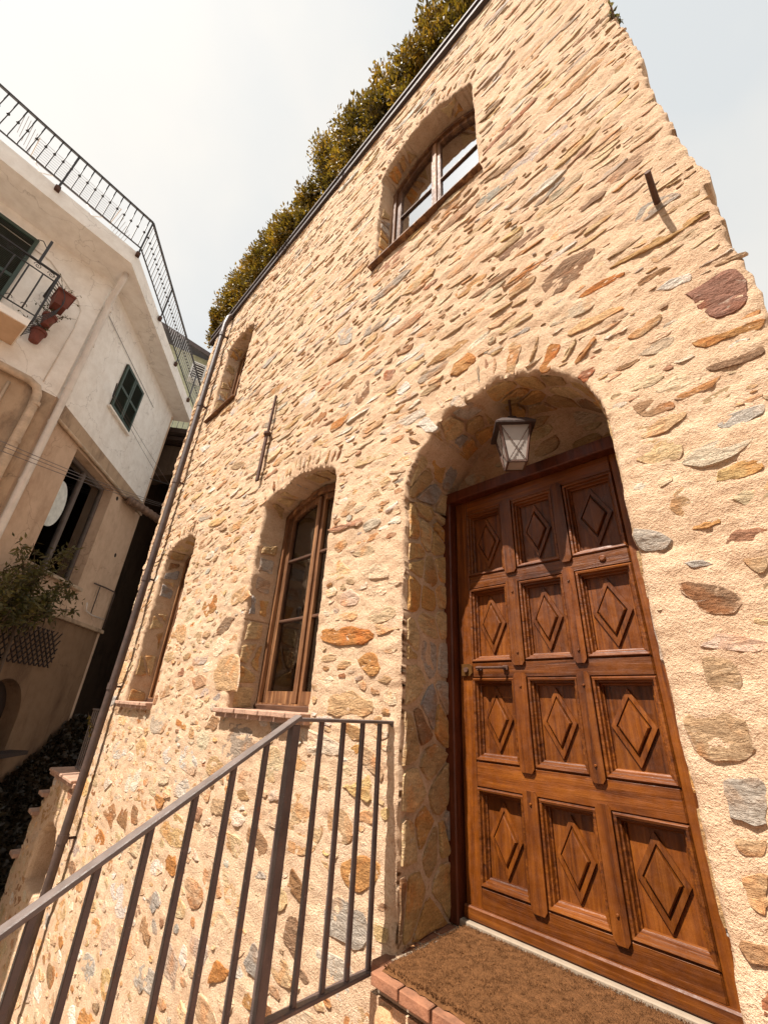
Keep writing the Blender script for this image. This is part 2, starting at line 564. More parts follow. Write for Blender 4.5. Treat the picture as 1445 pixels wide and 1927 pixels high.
# opening: x0, x1, bottom, spring, crown, exponent, depth, splay
OPEN = {
    'door': (-1.450, -0.335, -0.845, 1.12, 1.655, 2.1, 0.50, 0.045),
    'w2': (-3.165, -2.165, -0.045, 1.62, 1.755, 2.0, 0.27, 0.0),
    'w1': (-5.515, -4.66, -0.050, 1.64, 1.785, 2.0, 0.27, 0.0),
    'uw': (-1.955, -0.800, 3.735, 5.25, 5.530, 2.0, 0.24, 0.0),
    'ul': (-5.43, -4.60, 3.700, 5.08, 5.260, 2.0, 0.25, 0.0),
    'niche': (-7.18, -6.42, -1.97, -1.5, -1.36, 2.0, 0.45, 0.0),
}
def top_of(op, x):
    x0, x1, z0, zs, zc, e, dp, sp = op
    u = np.clip(np.abs((np.asarray(x) - (x0 + x1) / 2) / ((x1 - x0) / 2)), 0, 1)
    return zs + (zc - zs) * (1 - u ** e) ** (1 / e if e > 2.05 else 0.9)
def sd_open(op, x, z, jag=0.008):
    x0, x1, z0, zs, zc, e, dp, sp = op
    d = np.maximum(np.abs(x - (x0 + x1) / 2) - (x1 - x0) / 2, z0 - z)
    d = np.maximum(d, (z - top_of(op, x)) * 0.85)
    if jag:
        above = np.clip((z - zs) / 0.1 + 1, 0, 1)
        d = d + jag * (1.0 + 2.2 * above) * (fbm(x * 7, z * 7, 3, 3) * 1.5 + np.clip(vn(x * 13, z * 4, 8) * 5, -1, 1) * 0.22 * above)
    return d
def roof_z(x):
    return 6.36 + 0.072 * (np.asarray(x) + 3.2)
LEFT_Z = [-3.3, -0.87, -0.40, 0.5, 2.2, 6.6]
LEFT_X = [-6.30, -6.22, -6.04, -6.20, -6.38, -6.36]
def sd_wall(x, z):
    jr = 0.030 * fbm(z * 2.3, x * 0 + 2.2, 2, 5) + 0.026 * np.sign(vn(z * 7.5, x * 0 + 1.1, 6)) * np.abs(vn(z * 5, x * 0 + 3, 7)) + 0.02 * vn(z * 21, x * 0, 4)
    d = np.minimum(x - np.interp(z, LEFT_Z, LEFT_X) + 0.06 * fbm(z * 4, x * 0 + 9, 3, 1), 0.225 + jr - x)
    d = np.minimum(d, roof_z(x) - z)
    for (lx, tz) in ((-7.40, -0.93), (-7.60, -1.19), (-7.85, -1.42), (-8.02, -1.9)):
        d = np.maximum(d, np.minimum(np.minimum(x - lx + 0.04 * fbm(z * 5, x * 0, 2, 2), tz - z), 0.2 - x))
    return d
def sd_all(x, z):
    ds = [sd_wall(x, z)] + [sd_open(o, x, z) for o in OPEN.values()]
    return np.minimum.reduce(ds), np.argmin(np.stack(ds), axis=0)
def h_low(x, z):
    return 0.020 * fbm(x * 1.3, z * 1.7, 2, 21) + 0.009 * fbm(x * 3.4, z * 6.0, 2, 31)
def h_fine(x, z):
    up = np.clip((z - 1.3) / 1.5, 0, 1)
    a = 0.0085 * fbm(x * 11, z * 20, 4, 41, 0.72)
    b = 0.012 * np.maximum(fbm(x * 4.5, z * 24, 3, 51) - 0.05, 0) * (0.35 + 0.9 * up)
    return a + b
def spaced(stops):
    # stops: (position, spacing) pairs, ascending
    out = [stops[0][0]]
    P = [s[0] for s in stops]; S = [s[1] for s in stops]
    while out[-1] < P[-1]:
        out.append(out[-1] + np.interp(out[-1], P, S))
    return np.array(out)
gx = spaced([(-8.2, 0.034), (-5.0, 0.026), (-2.2, 0.013), (0.36, 0.0095)])
gz = spaced([(-3.2, 0.026), (-1.0, 0.015), (0.0, 0.011), (2.0, 0.012), (4.0, 0.017), (6.95, 0.024)])
nx, nz = len(gx), len(gz)
GX, GZ_ = np.meshgrid(gx, gz, indexing='ij')
SP = np.minimum(np.gradient(gx)[:, None] + GZ_ * 0, np.gradient(gz)[None, :] + GX * 0)
X = GX.copy(); Z = GZ_.copy()
def sdg(x, z):
    e = 0.003
    d, w = sd_all(x, z)
    dx = (sd_all(x + e, z)[0] - sd_all(x - e, z)[0]) / (2 * e)
    dz = (sd_all(x, z + e)[0] - sd_all(x, z - e)[0]) / (2 * e)
    return d, w, dx, dz
D0, _w = sd_all(X, Z)
near = np.abs(D0) < 0.85 * SP
ix = np.where(near)
px, pz = X[ix].copy(), Z[ix].copy()
ox, oz = px.copy(), pz.copy()
lim = 0.8 * SP[ix]
for _ in range(5):
    d, w, dx, dz = sdg(px, pz)
    g2 = np.maximum(dx * dx + dz * dz, 0.25)
    px = px - d * dx / g2; pz = pz - d * dz / g2
    px = np.clip(px, ox - lim, ox + lim); pz = np.clip(pz, oz - lim, oz + lim)
X[ix] = px; Z[ix] = pz
D, WHICH = sd_all(X, Z)
ok = D > -0.004
keep = ok[:-1, :-1] & ok[1:, :-1] & ok[1:, 1:] & ok[:-1, 1:]
vid = np.arange(nx * nz).reshape(nx, nz)
Q = np.stack([vid[:-1, :-1][keep], vid[1:, :-1][keep], vid[1:, 1:][keep], vid[:-1, 1:][keep]], 1)
Y = WY - h_low(X, Z) - h_fine(X, Z) + 0.012 * np.exp(-np.maximum(D, 0) / 0.009)
V = np.stack([X.ravel(), Y.ravel(), Z.ravel()], 1)
# boundary edges become the reveals and returns
E = np.concatenate([Q[:, [0, 1]], Q[:, [1, 2]], Q[:, [2, 3]], Q[:, [3, 0]]])
key = np.sort(E, 1)
_, inv, cnt = np.unique(key[:, 0].astype(np.int64) * (nx * nz) + key[:, 1], return_inverse=True, return_counts=True)
BE = E[cnt[inv] == 1]
bv = np.unique(BE)
bx, bz = V[bv, 0], V[bv, 2]
bd, bw, bdx, bdz = sdg(bx, bz)
gl = np.maximum(np.hypot(bdx, bdz), 0.3)
bdx /= gl; bdz /= gl
depths = np.array([0.55] + [o[6] for o in OPEN.values()])[bw]
splay = np.array([0.0] + [o[7] for o in OPEN.values()])[bw]
NR = 9
rings = [V]
ringid = [{int(v): int(v) for v in bv}]
base = len(V)
for k in range(1, NR + 1):
    t = k / NR
    yy = (WY + 0.01) * (1 - 0) + depths * t
    am = 0.007 * math.sin(math.pi * min(1, t * 1.2)) if k < NR else 0.003
    nn = am * (fbm(bx * 6 + bz * 6.3, yy * 9, 3, 61) * 2.0)
    sx = bx + bdx * (splay * t + nn); sz = bz + bdz * (splay * t * (bw != 0) + nn)
    rings.append(np.stack([sx, yy, sz], 1))
    ringid.append({int(v): base + i for i, v in enumerate(bv)})
    base += len(bv)
lut = np.full(len(V), -1)
lut[bv] = np.arange(len(bv))
quads = [Q]
off = len(V)
prev = None
for k in range(NR):
    a = BE[:, 0]; b = BE[:, 1]
    if k == 0:
        A, B = a, b
    else:
        A, B = off + (k - 1) * len(bv) + lut[a], off + (k - 1) * len(bv) + lut[b]
    A2, B2 = off + k * len(bv) + lut[a], off + k * len(bv) + lut[b]
    quads.append(np.stack([B, A, A2, B2], 1))
AV = np.concatenate(rings); AQ = np.concatenate(quads)
used = np.unique(AQ)
re = np.full(len(AV), -1); re[used] = np.arange(len(used))
AV = AV[used]; AQ = re[AQ]
def grid_mesh(name, V, Q, mat, parent, loc, smooth=True):
    me = bpy.data.meshes.new(name)
    me.vertices.add(len(V)); me.loops.add(len(Q) * 4); me.polygons.add(len(Q))
    me.vertices.foreach_set('co', (V - np.array(loc)).astype(np.float32).ravel())
    me.loops.foreach_set('vertex_index', Q.astype(np.int32).ravel())
    me.polygons.foreach_set('loop_start', np.arange(0, len(Q) * 4, 4, dtype=np.int32))
    me.polygons.foreach_set('loop_total', np.full(len(Q), 4, np.int32))
    me.update(calc_edges=True)
    if smooth:
        me.polygons.foreach_set('use_smooth', [True] * len(Q))
    return link(name, me, mat, parent, loc)
wall = grid_mesh('wall', AV, AQ, 'mortar', house, (-3.0, 1.6, 1.0))

# returns and core behind the facade
b = MB()
b.box((-3.05, 2.6 + 1.7, 1.6), (6.15, 3.4, 9.2))
b.build('back_wall', 'dark_room', house)
for sx in (-6.12, 0.10):
    MB().box((sx, 4.15, 1.55), (0.16, 4.0, 9.3)).build('side_wall', 'mortar', house)
MB().box((-7.05, 2.95, -2.05), (1.5, 1.6, 2.1)).build('stair_base', 'mortar', house)

# ---------------------------------------------------------------- stones
PAL = {
    'cream': [(0.62, 0.47, 0.32), (0.57, 0.42, 0.27), (0.66, 0.53, 0.39)],
    'tan': [(0.50, 0.32, 0.17), (0.56, 0.375, 0.215), (0.46, 0.31, 0.18)],
    'yellow': [(0.56, 0.38, 0.17)],
    'grey': [(0.40, 0.345, 0.285), (0.34, 0.30, 0.26), (0.46, 0.41, 0.35)],
    'white': [(0.66, 0.60, 0.52), (0.60, 0.54, 0.46)],
    'ochre': [(0.42, 0.185, 0.055), (0.46, 0.235, 0.085), (0.38, 0.20, 0.075)],
    'brown': [(0.28, 0.15, 0.068), (0.34, 0.195, 0.10), (0.26, 0.155, 0.09)],
    'red': [(0.32, 0.145, 0.078), (0.36, 0.185, 0.11)],
    'purple': [(0.29, 0.145, 0.10)],
}
NAMES = ['cream', 'tan', 'grey', 'white', 'ochre', 'brown', 'red', 'yellow']
MORTAR = (0.63, 0.445, 0.26)
def pick(up):
    w = [0.26, 0.27, 0.11, 0.13, 0.06, 0.10, 0.05, 0.02] if up else [0.34, 0.27, 0.10, 0.10, 0.07, 0.07, 0.03, 0.02]
    n = random.choices(NAMES, w)[0]
    c = random.choice(PAL[n])
    k = random.uniform(0.85, 1.15)
    m = random.choice((0.0, 0.15, 0.3, 0.5))
    return tuple(min(0.75, (x * (1 - m) + y * m) * k * random.uniform(0.96, 1.04)) for x, y in zip(c, MORTAR))

CELL = 0.01
OX, OZ = -8.2, -3.2
occ = np.zeros((int(8.6 / CELL), int(10.1 / CELL)), bool)
def poly_mask(poly, grow):
    p = np.array(poly)
    c = p.mean(0)
    r = np.hypot(*(p - c).T)
    p = c + (p - c) * (1 + grow / np.maximum(r, 0.01))[:, None]
    lo = np.floor((p.min(0) - (OX, OZ)) / CELL).astype(int); hi = np.ceil((p.max(0) - (OX, OZ)) / CELL).astype(int) + 1
    lo = np.maximum(lo, 0); hi = np.minimum(hi, occ.shape)
    if (hi <= lo).any():
        return None
    xs = OX + (np.arange(lo[0], hi[0]) + 0.5) * CELL; zs = OZ + (np.arange(lo[1], hi[1]) + 0.5) * CELL
    A, B = np.meshgrid(xs, zs, indexing='ij')
    m = np.zeros(A.shape, bool)
    n = len(p)
    for i in range(n):
        x1, z1 = p[i]; x2, z2 = p[(i + 1) % n]
        cr = ((z1 > B) != (z2 > B)) & (A < (x2 - x1) * (B - z1) / ((z2 - z1) if z2 != z1 else 1e-9) + x1)
        m ^= cr
    return lo, hi, m
def try_place(poly, grow):
    r = poly_mask(poly, grow)
    if r is None:
        return False
    lo, hi, m = r
    s = occ[lo[0]:hi[0], lo[1]:hi[1]]
    if (s & m).any():
        return False
    s |= m
    return True
STONES = []   # (polygon, colour, height, steepness, tilt)
def densify(poly, n):
    p = np.array(poly, float)
    q = np.roll(p, -1, 0)
    L = np.hypot(*(q - p).T)
    cum = np.concatenate([[0], np.cumsum(L)])
    t = np.linspace(0, cum[-1], n, endpoint=False)
    out = []
    for s in t:
        i = min(np.searchsorted(cum, s, 'right') - 1, len(p) - 1)
        f = (s - cum[i]) / max(L[i], 1e-6)
        out.append(p[i] + (q[i] - p[i]) * f)
    out = np.array(out)
    out = 0.86 * out + 0.07 * (np.roll(out, 1, 0) + np.roll(out, -1, 0))
    return out
HERO = [
    ('purple', (0.038, 1.584), (0.043, 1.476), (0.077, 1.38), (0.158, 1.37), (0.208, 1.401), (0.212, 1.513), (0.203, 1.589), (0.115, 1.587)),
    ('brown', (-0.325, 2.533), (-0.255, 2.546), (-0.105, 2.514), (-0.093, 2.482), (-0.22, 2.469), (-0.301, 2.496)),
    ('brown', (-0.151, 1.721), (-0.096, 1.788), (0.011, 1.778), (0.045, 1.755), (-0.082, 1.716)),
    ('grey', (-0.043, 2.16), (0.022, 2.238), (0.164, 2.147), (0.152, 2.122), (0.067, 2.108), (-0.033, 2.113)),
    ('white', (-0.05, 1.675), (0.006, 1.691), (0.086, 1.663), (0.074, 1.625), (0.006, 1.635)),
    ('brown', (-0.495, 2.141), (-0.352, 2.203), (-0.205, 2.176), (-0.209, 2.097), (-0.362, 2.002), (-0.483, 2.002)),
    ('ochre', (-0.347, 1.895), (-0.222, 1.922), (-0.104, 1.895), (-0.11, 1.863), (-0.232, 1.867), (-0.33, 1.867)),
    ('ochre', (-0.011, 1.336), (0.077, 1.317), (0.215, 1.299), (0.204, 1.256), (0.111, 1.276), (0.025, 1.286)),
    ('brown', (0.007, 1.193), (0.087, 1.198), (0.185, 1.213), (0.174, 1.158), (0.101, 1.153), (0.031, 1.163)),
    ('red', (-0.421, 1.423), (-0.333, 1.52), (-0.316, 1.467), (-0.38, 1.367)),
    ('grey', (-0.017, 0.954), (0.008, 0.98), (0.076, 0.976), (0.129, 0.977), (0.118, 0.934), (0.04, 0.913), (-0.014, 0.924)),
    ('yellow', (-0.068, 0.741), (-0.049, 0.779), (0.029, 0.794), (0.068, 0.775), (0.064, 0.735), (0.004, 0.728)),
    ('tan', (-0.215, 0.686), (-0.148, 0.767), (-0.143, 0.675), (-0.183, 0.631)),
    ('brown', (-0.218, 0.792), (-0.188, 0.8), (-0.152, 0.768), (-0.189, 0.742)),
    ('ochre', (-0.173, 0.617), (-0.09, 0.626), (-0.078, 0.602), (-0.118, 0.589), (-0.17, 0.592)),
    ('grey', (-0.334, 0.644), (-0.243, 0.614), (-0.221, 0.564), (-0.246, 0.54), (-0.327, 0.542), (-0.337, 0.587)),
    ('red', (-0.098, 0.528), (-0.066, 0.568), (0.018, 0.56), (0.007, 0.519), (-0.05, 0.514)),
    ('grey', (-0.214, 0.489), (-0.157, 0.49), (-0.137, 0.469), (-0.187, 0.466)),
    ('tan', (-0.068, 0.472), (-0.006, 0.471), (-0.02, 0.418), (-0.043, 0.423)),
    ('tan', (-0.196, 1.507), (-0.127, 1.534), (-0.044, 1.538), (-0.067, 1.504), (-0.155, 1.476)),
    ('white', (-0.283, 1.568), (-0.217, 1.587), (-0.151, 1.586), (-0.168, 1.558), (-0.254, 1.555)),
    ('brown', (-0.251, 0.434), (-0.179, 0.429), (-0.133, 0.4), (-0.077, 0.352), (-0.084, 0.333), (-0.138, 0.3), (-0.202, 0.319), (-0.24, 0.382)),
    ('tan', (-0.237, 0.194), (-0.207, 0.203), (-0.147, 0.169), (-0.146, 0.123), (-0.171, 0.094), (-0.227, 0.095), (-0.24, 0.12)),
    ('tan', (-0.315, 0.043), (-0.253, 0.064), (-0.177, 0.051), (-0.156, 0.01), (-0.151, -0.052), (-0.193, -0.088), (-0.289, -0.087), (-0.326, -0.045), (-0.325, 0.012)),
    ('grey', (-0.266, -0.123), (-0.162, -0.104), (-0.192, -0.219), (-0.272, -0.216)),
    ('tan', (-0.276, -0.257), (-0.198, -0.242), (-0.209, -0.281), (-0.262, -0.287)),
    ('tan', (-0.271, -0.331), (-0.216, -0.309), (-0.24, -0.399), (-0.272, -0.388)),
    ('ochre', (-1.116, 1.876), (-1.107, 1.941), (-0.966, 1.971), (-0.918, 1.876), (-1.067, 1.837)),
    ('tan', (-0.768, 1.675), (-0.71, 1.876), (-0.638, 1.808), (-0.722, 1.619)),
    ('ochre', (-0.591, 1.568), (-0.514, 1.716), (-0.452, 1.671), (-0.547, 1.527)),
    ('white', (-1.127, 1.666), (-1.058, 1.698), (-1.004, 1.576), (-1.075, 1.601)),
    ('white', (-1.394, 1.645), (-1.301, 1.672), (-1.199, 1.526), (-1.271, 1.519)),
    ('grey', (-2.39, 3.222), (-2.233, 3.23), (-2.135, 3.053), (-2.163, 2.924), (-2.327, 3.016)),
    ('white', (-1.794, 2.776), (-1.661, 2.823), (-1.554, 2.809), (-1.551, 2.733), (-1.717, 2.742)),
    ('red', (-1.73, 2.251), (-1.676, 2.304), (-1.584, 2.243), (-1.612, 2.155), (-1.69, 2.173)),
    ('brown', (-2.261, 2.425), (-2.096, 2.506), (-2.017, 2.468), (-2.133, 2.374)),
    ('brown', (-2.06, 2.172), (-1.968, 2.32), (-1.869, 2.339), (-1.851, 2.151), (-1.996, 2.12)),
    ('white', (-1.583, 2.015), (-1.482, 2.074), (-1.429, 1.993), (-1.507, 1.942)),
    ('ochre', (-1.659, 1.871), (-1.455, 1.86), (-1.468, 1.83), (-1.593, 1.827)),
    ('ochre', (-2.317, 2.017), (-2.306, 2.123), (-2.086, 2.12), (-2.077, 2.05), (-2.219, 2.013)),
    ('white', (-2.881, 2.572), (-2.801, 2.689), (-2.626, 2.681), (-2.605, 2.576), (-2.727, 2.515)),
    ('brown', (-2.616, 2.232), (-2.539, 2.326), (-2.383, 2.314), (-2.381, 2.219), (-2.525, 2.175)),
    ('brown', (-2.845, 2.422), (-2.763, 2.521), (-2.622, 2.495), (-2.62, 2.406), (-2.782, 2.377)),
    ('ochre', (-4.03, 0.787), (-4.002, 0.908), (-3.723, 0.889), (-3.675, 0.745), (-3.885, 0.691)),
    ('ochre', (-2.131, 0.391), (-2.099, 0.453), (-1.676, 0.403), (-1.606, 0.353), (-1.719, 0.321), (-1.998, 0.344)),
    ('red', (-2.161, 1.12), (-1.8, 1.107), (-1.794, 1.053), (-2.118, 1.077)),
    ('ochre', (-1.761, 0.239), (-1.633, 0.289), (-1.563, 0.191), (-1.652, 0.146)),
    ('grey', (-3.05, 2.66), (-2.711, 2.735), (-2.581, 2.58), (-2.788, 2.468)),
    ('tan', (-3.482, 0.236), (-3.386, 0.348), (-3.106, 0.35), (-3.027, 0.079), (-3.394, 0.061)),
    ('tan', (-3.444, 0.811), (-3.224, 0.908), (-3.106, 0.782), (-3.37, 0.727)),
    ('tan', (-4.618, 0.572), (-4.549, 0.717), (-4.239, 0.645), (-4.187, 0.481)),
    ('tan', (-2.011, -0.033), (-1.99, 0.065), (-1.778, 0.089), (-1.58, 0.022), (-1.606, -0.026)),
    ('brown', (-2.167, -0.804), (-2.14, -0.716), (-2.05, -0.754), (-1.979, -0.8), (-2.014, -0.844)),
    ('brown', (-2.133, -0.991), (-2.14, -0.905), (-2.051, -0.881), (-1.993, -1.001), (-2.03, -1.032)),
    ('ochre', (-1.807, -0.656), (-1.712, -0.581), (-1.52, -0.574), (-1.505, -0.626), (-1.647, -0.704), (-1.748, -0.697)),
    ('grey', (-1.89, -0.811), (-1.768, -0.734), (-1.596, -0.746), (-1.566, -0.826), (-1.649, -0.89), (-1.849, -0.884)),
    ('tan', (-3.08, -0.572), (-2.904, -0.547), (-2.843, -0.627), (-3.087, -0.667)),
    ('ochre', (-2.415, -1.306), (-2.397, -1.234), (-2.316, -1.259), (-2.311, -1.295)),
    ('yellow', (-1.812, -0.341), (-1.617, -0.27), (-1.582, -0.376), (-1.684, -0.377)),
    ('brown', (-3.407, -0.174), (-3.328, -0.08), (-3.189, -0.112), (-3.242, -0.19)),
    ('brown', (-5.113, -0.973), (-4.914, -0.864), (-4.751, -0.93), (-4.825, -1.054)),
    ('brown', (-4.747, -0.989), (-4.692, -0.846), (-4.532, -0.865), (-4.468, -1.011)),
    ('grey', (-3.779, -1.268), (-3.634, -1.177), (-3.492, -1.216), (-3.606, -1.308)),
    ('brown', (-3.788, -1.421), (-3.742, -1.334), (-3.554, -1.395), (-3.56, -1.456)),
    ('grey', (-3.709, -1.638), (-3.58, -1.52), (-3.32, -1.511), (-3.343, -1.589), (-3.565, -1.665)),
    ('ochre', (-2.734, -1.335), (-2.71, -1.24), (-2.532, -1.231), (-2.614, -1.295)),
    ('ochre', (-3.612, -1.005), (-3.536, -0.955), (-3.422, -0.964), (-3.395, -1.056), (-3.562, -1.072)),
    ('ochre', (-3.124, -0.642), (-2.896, -0.574), (-2.86, -0.653), (-3.015, -0.679)),
    ('grey', (-2.452, -1.168), (-2.368, -1.067), (-2.276, -1.113), (-2.317, -1.211)),
]
for h in HERO:
    poly = densify(h[1:], 16)
    c = poly.mean(0)
    size = math.sqrt(max(np.ptp(poly[:, 0]) * np.ptp(poly[:, 1]), 1e-4))
    poly = poly + rng.normal(0, 0.035 * size, poly.shape)
    if try_place(poly, 0.012) :
        col = random.choice(PAL[h[0]])
        STONES.append((poly, col, random.uniform(0.005, 0.011), random.uniform(0.88, 0.97), random.uniform(-0.003, 0.005)))
def blob(cx, cz, a, b_, ang, n=12):
    # an angular lump: a few corners joined by nearly straight, nicked edges
    k = random.randint(4, 7)
    th = (np.arange(k) + rng.uniform(-0.36, 0.36, k)) * 2 * math.pi / k + random.uniform(0, 6.28)
    e = random.uniform(2.8, 6.0)
    r = (np.abs(np.cos(th)) ** e + np.abs(np.sin(th)) ** e) ** (-1 / e) * rng.uniform(0.80, 1.08, k)
    p = np.stack([a * r * np.cos(th), b_ * r * np.sin(th)], 1)
    p = densify(p, n)
    p = p + rng.normal(0, 0.045, p.shape) * (a, b_)
    p[:, 0] += random.uniform(-0.5, 0.5) * p[:, 1]
    ca, sa = math.cos(ang), math.sin(ang)
    return np.stack([cx + p[:, 0] * ca - p[:, 1] * sa, cz + p[:, 0] * sa + p[:, 1] * ca], 1)
# stones set radially over the arches
for nm, n, ln in (('door', 24, 0.095), ('w2', 17, 0.085), ('w1', 13, 0.08), ('uw', 19, 0.085), ('ul', 12, 0.07)):
    op = OPEN[nm]
    x0, x1, z0, zs, zc, e, dp, sp = op
    for i in range(n):
        u = -0.985 + 1.97 * (i + 0.5) / n
        x = (x0 + x1) / 2 + u * (x1 - x0) / 2
        z = float(top_of(op, x))
        zl = float(top_of(op, x - 0.02)); zr = float(top_of(op, x + 0.02))
        nxn, nzn = -(zr - zl), 0.04
        l = math.hypot(nxn, nzn)
        nxn /= l; nzn /= l
        L = ln * random.uniform(0.65, 1.2)
        if random.random() < 0.16:
            continue
        cx, cz = x + nxn * (L + 0.028), z + nzn * (L + 0.028)
        w = (x1 - x0) / n * random.uniform(0.24, 0.40)
        poly = blob(cx, cz, L, w, math.atan2(nzn, nxn), 10)
        if sd_open(op, poly[:, 0], poly[:, 1], 0).min() > 0.008 and try_place(poly, 0.006):
            STONES.append((poly, pick(True), random.uniform(0.006, 0.018), 0.85, 0.0))
# random rubble, large to small
FX = np.arange(-8.2, 0.40, 0.02); FZ = np.arange(-3.2, 6.9, 0.02)
FD, FW = sd_all(*np.meshgrid(FX, FZ, indexing='ij'))
def sd_fast(x, z):
    i = np.clip(np.rint((np.asarray(x) + 8.2) / 0.02).astype(int), 0, len(FX) - 1)
    j = np.clip(np.rint((np.asarray(z) + 3.2) / 0.02).astype(int), 0, len(FZ) - 1)
    return FD[i, j], FW[i, j]
def scatter(count, amin, amax, ratio, zlo, zhi, xlo=-8.0, xhi=0.30, keep=1.0, gap=0.010):
    for _ in range(count):
        x = random.uniform(xlo, xhi); z = random.uniform(zlo, zhi)
        a = random.uniform(amin, amax)
        bb = a / random.uniform(*ratio)
        d = float(sd_fast(x, z)[0])
        if d < bb * 0.9:
            continue
        if x > -0.40 and z < 1.2 and random.random() < 0.25:
            continue
        poly = blob(x, z, a, bb, random.gauss(0, 0.10), 12 if a > 0.07 else 9)
        dd = sd_fast(poly[:, 0], poly[:, 1])
        edge_ok = np.where(dd[1] == 0, dd[0] > -0.014, dd[0] > 0.010)
        if not edge_ok.all():
            continue
        if try_place(poly, gap):
            up = z > 1.5
            pale = a < 0.1 and random.random() < 0.5
            STONES.append((poly, pick(True) if pale else pick(up), random.choices([random.uniform(0.001, 0.005), random.uniform(0.004, 0.009), random.uniform(0.009, 0.015)], [3, 5, 1.5] if up else [7, 3, 0.6])[0], random.uniform(0.84, 0.97), random.uniform(-0.003, 0.008) if up else random.uniform(-0.003, 0.004)))
scatter(900, 0.16, 0.30, (1.5, 3.0), -3.1, 0.6, gap=0.006)
scatter(2800, 0.11, 0.20, (1.4, 3.2), -3.1, 1.0, gap=0.006)
scatter(13000, 0.06, 0.12, (1.2, 2.8), -3.1, 1.4, gap=0.003)
scatter(1500, 0.12, 0.34, (2.8, 6.0), 1.1, 5.0, -2.4, gap=0.006)
scatter(1800, 0.12, 0.30, (2.6, 6.0), 1.1, 6.5, gap=0.006)
scatter(9000, 0.07, 0.16, (2.4, 6.0), 1.0, 6.5, gap=0.004)
scatter(9000, 0.03, 0.065, (1.2, 3.0), -2.6, 1.5, gap=0.003)
scatter(9000, 0.03, 0.075, (2.0, 6.0), 1.0, 6.6, gap=0.004)
scatter(700, 0.016, 0.035, (1.0, 2.6), -3.1, 1.6, -6.4, gap=0.004)
scatter(1500, 0.014, 0.035, (1.2, 4.5), 0.9, 4.6, -2.6, gap=0.004)

def project(P):
    P = np.asarray(P, float)
    f = P @ np.array(CF)
    return np.stack([P @ np.array(CR) / f, P @ np.array(CU) / f], -1), f
def vis_area(poly):
    P = np.stack([poly[:, 0], np.full(len(poly), WY), poly[:, 1]], 1)
    q, f = project(P)
    if (f < 0.1).any():
        return 0
    c = q.mean(0)
    if abs(c[0]) > 0.93 or abs(c[1]) > 1.24:
        return 0
    x, y = q[:, 0], q[:, 1]
    return 0.5 * abs(np.dot(x, np.roll(y, -1)) - np.dot(y, np.roll(x, -1)))
STONES.sort(key=lambda s: -vis_area(s[0]))
def stone_geo(mb, st, fine):
    poly, col, h, steep, tilt = st
    p = densify(poly, 26) if fine else poly
    n = len(p)
    c = p.mean(0)
    bz_ = max(np.ptp(p[:, 1]) / 2, 0.01)
    sz = min(1.0, bz_ / 0.05)
    h = h * (0.55 + 0.45 * sz) * (0.5 if c[0] > -0.42 or bz_ > 0.07 else 1.0)
    seed = random.random() * 50
    sr = [(1.03, None), (steep, 0.82), (steep * 0.84, 1.0), (0.42, 1.0)] if fine else [(1.03, None), (steep, 0.80), (steep * 0.68, 1.0)]
    vs = []
    for s, o in sr:
        q = c + (p - c) * s
        if o is None:
            y = WY - h_low(q[:, 0], q[:, 1]) + 0.012
        else:
            nz_ = (0.4 * h + 0.0035) * fbm(q[:, 0] * 16 + seed, q[:, 1] * 30, 3, 71) * 1.6
            y = WY - h_low(q[:, 0], q[:, 1]) - (h * o + nz_ - tilt * (q[:, 1] - c[1]) / bz_)
        vs.extend(zip(q[:, 0], y, q[:, 1]))
    yc = WY - float(h_low(c[0], c[1])) - h * 1.05
    vs.append((c[0], yc, c[1]))
    fs = []
    # orient so that the outside looks at -Y
    ar = np.dot(p[:, 0], np.roll(p[:, 1], -1)) - np.dot(p[:, 1], np.roll(p[:, 0], -1))
    k = len(sr)
    for r in range(k - 1):
        for i in range(n):
            j = (i + 1) % n
            f = (r * n + i, r * n + j, (r + 1) * n + j, (r + 1) * n + i)
            fs.append(f if ar > 0 else f[::-1])
    for i in range(n):
        f = ((k - 1) * n + i, (k - 1) * n + (i + 1) % n, k * n)
        fs.append(f if ar > 0 else f[::-1])
    if mb.c is None:
        mb.c = []
    smear = random.choices([1.9, 1.5, 1.1, 0.75], [4, 4, 3, 1])[0] if c[1] > 1.4 else random.choices([1.6, 1.25, 0.95, 0.7], [4, 4, 3, 1])[0]
    al = [0.0, 0.55 * smear, 1.0 * smear, 1.1 * smear]
    for r in range(k):
        mb.c.extend([(*col, al[r])] * n)
    mb.c.append((*col, al[k - 1]))
    mb.add(vs, fs)
NBIG = 225
for i, st in enumerate(STONES[:NBIG]):
    mb = MB()
    stone_geo(mb, st, i < 160)
    mb.build('stone', 'stone', wall, smooth=False, fix=False)
mb = MB()
for st in STONES[NBIG:]:
    stone_geo(mb, st, False)
tag(mb.build('small_stones', 'stone', wall, smooth=False, fix=False), kind='stuff')

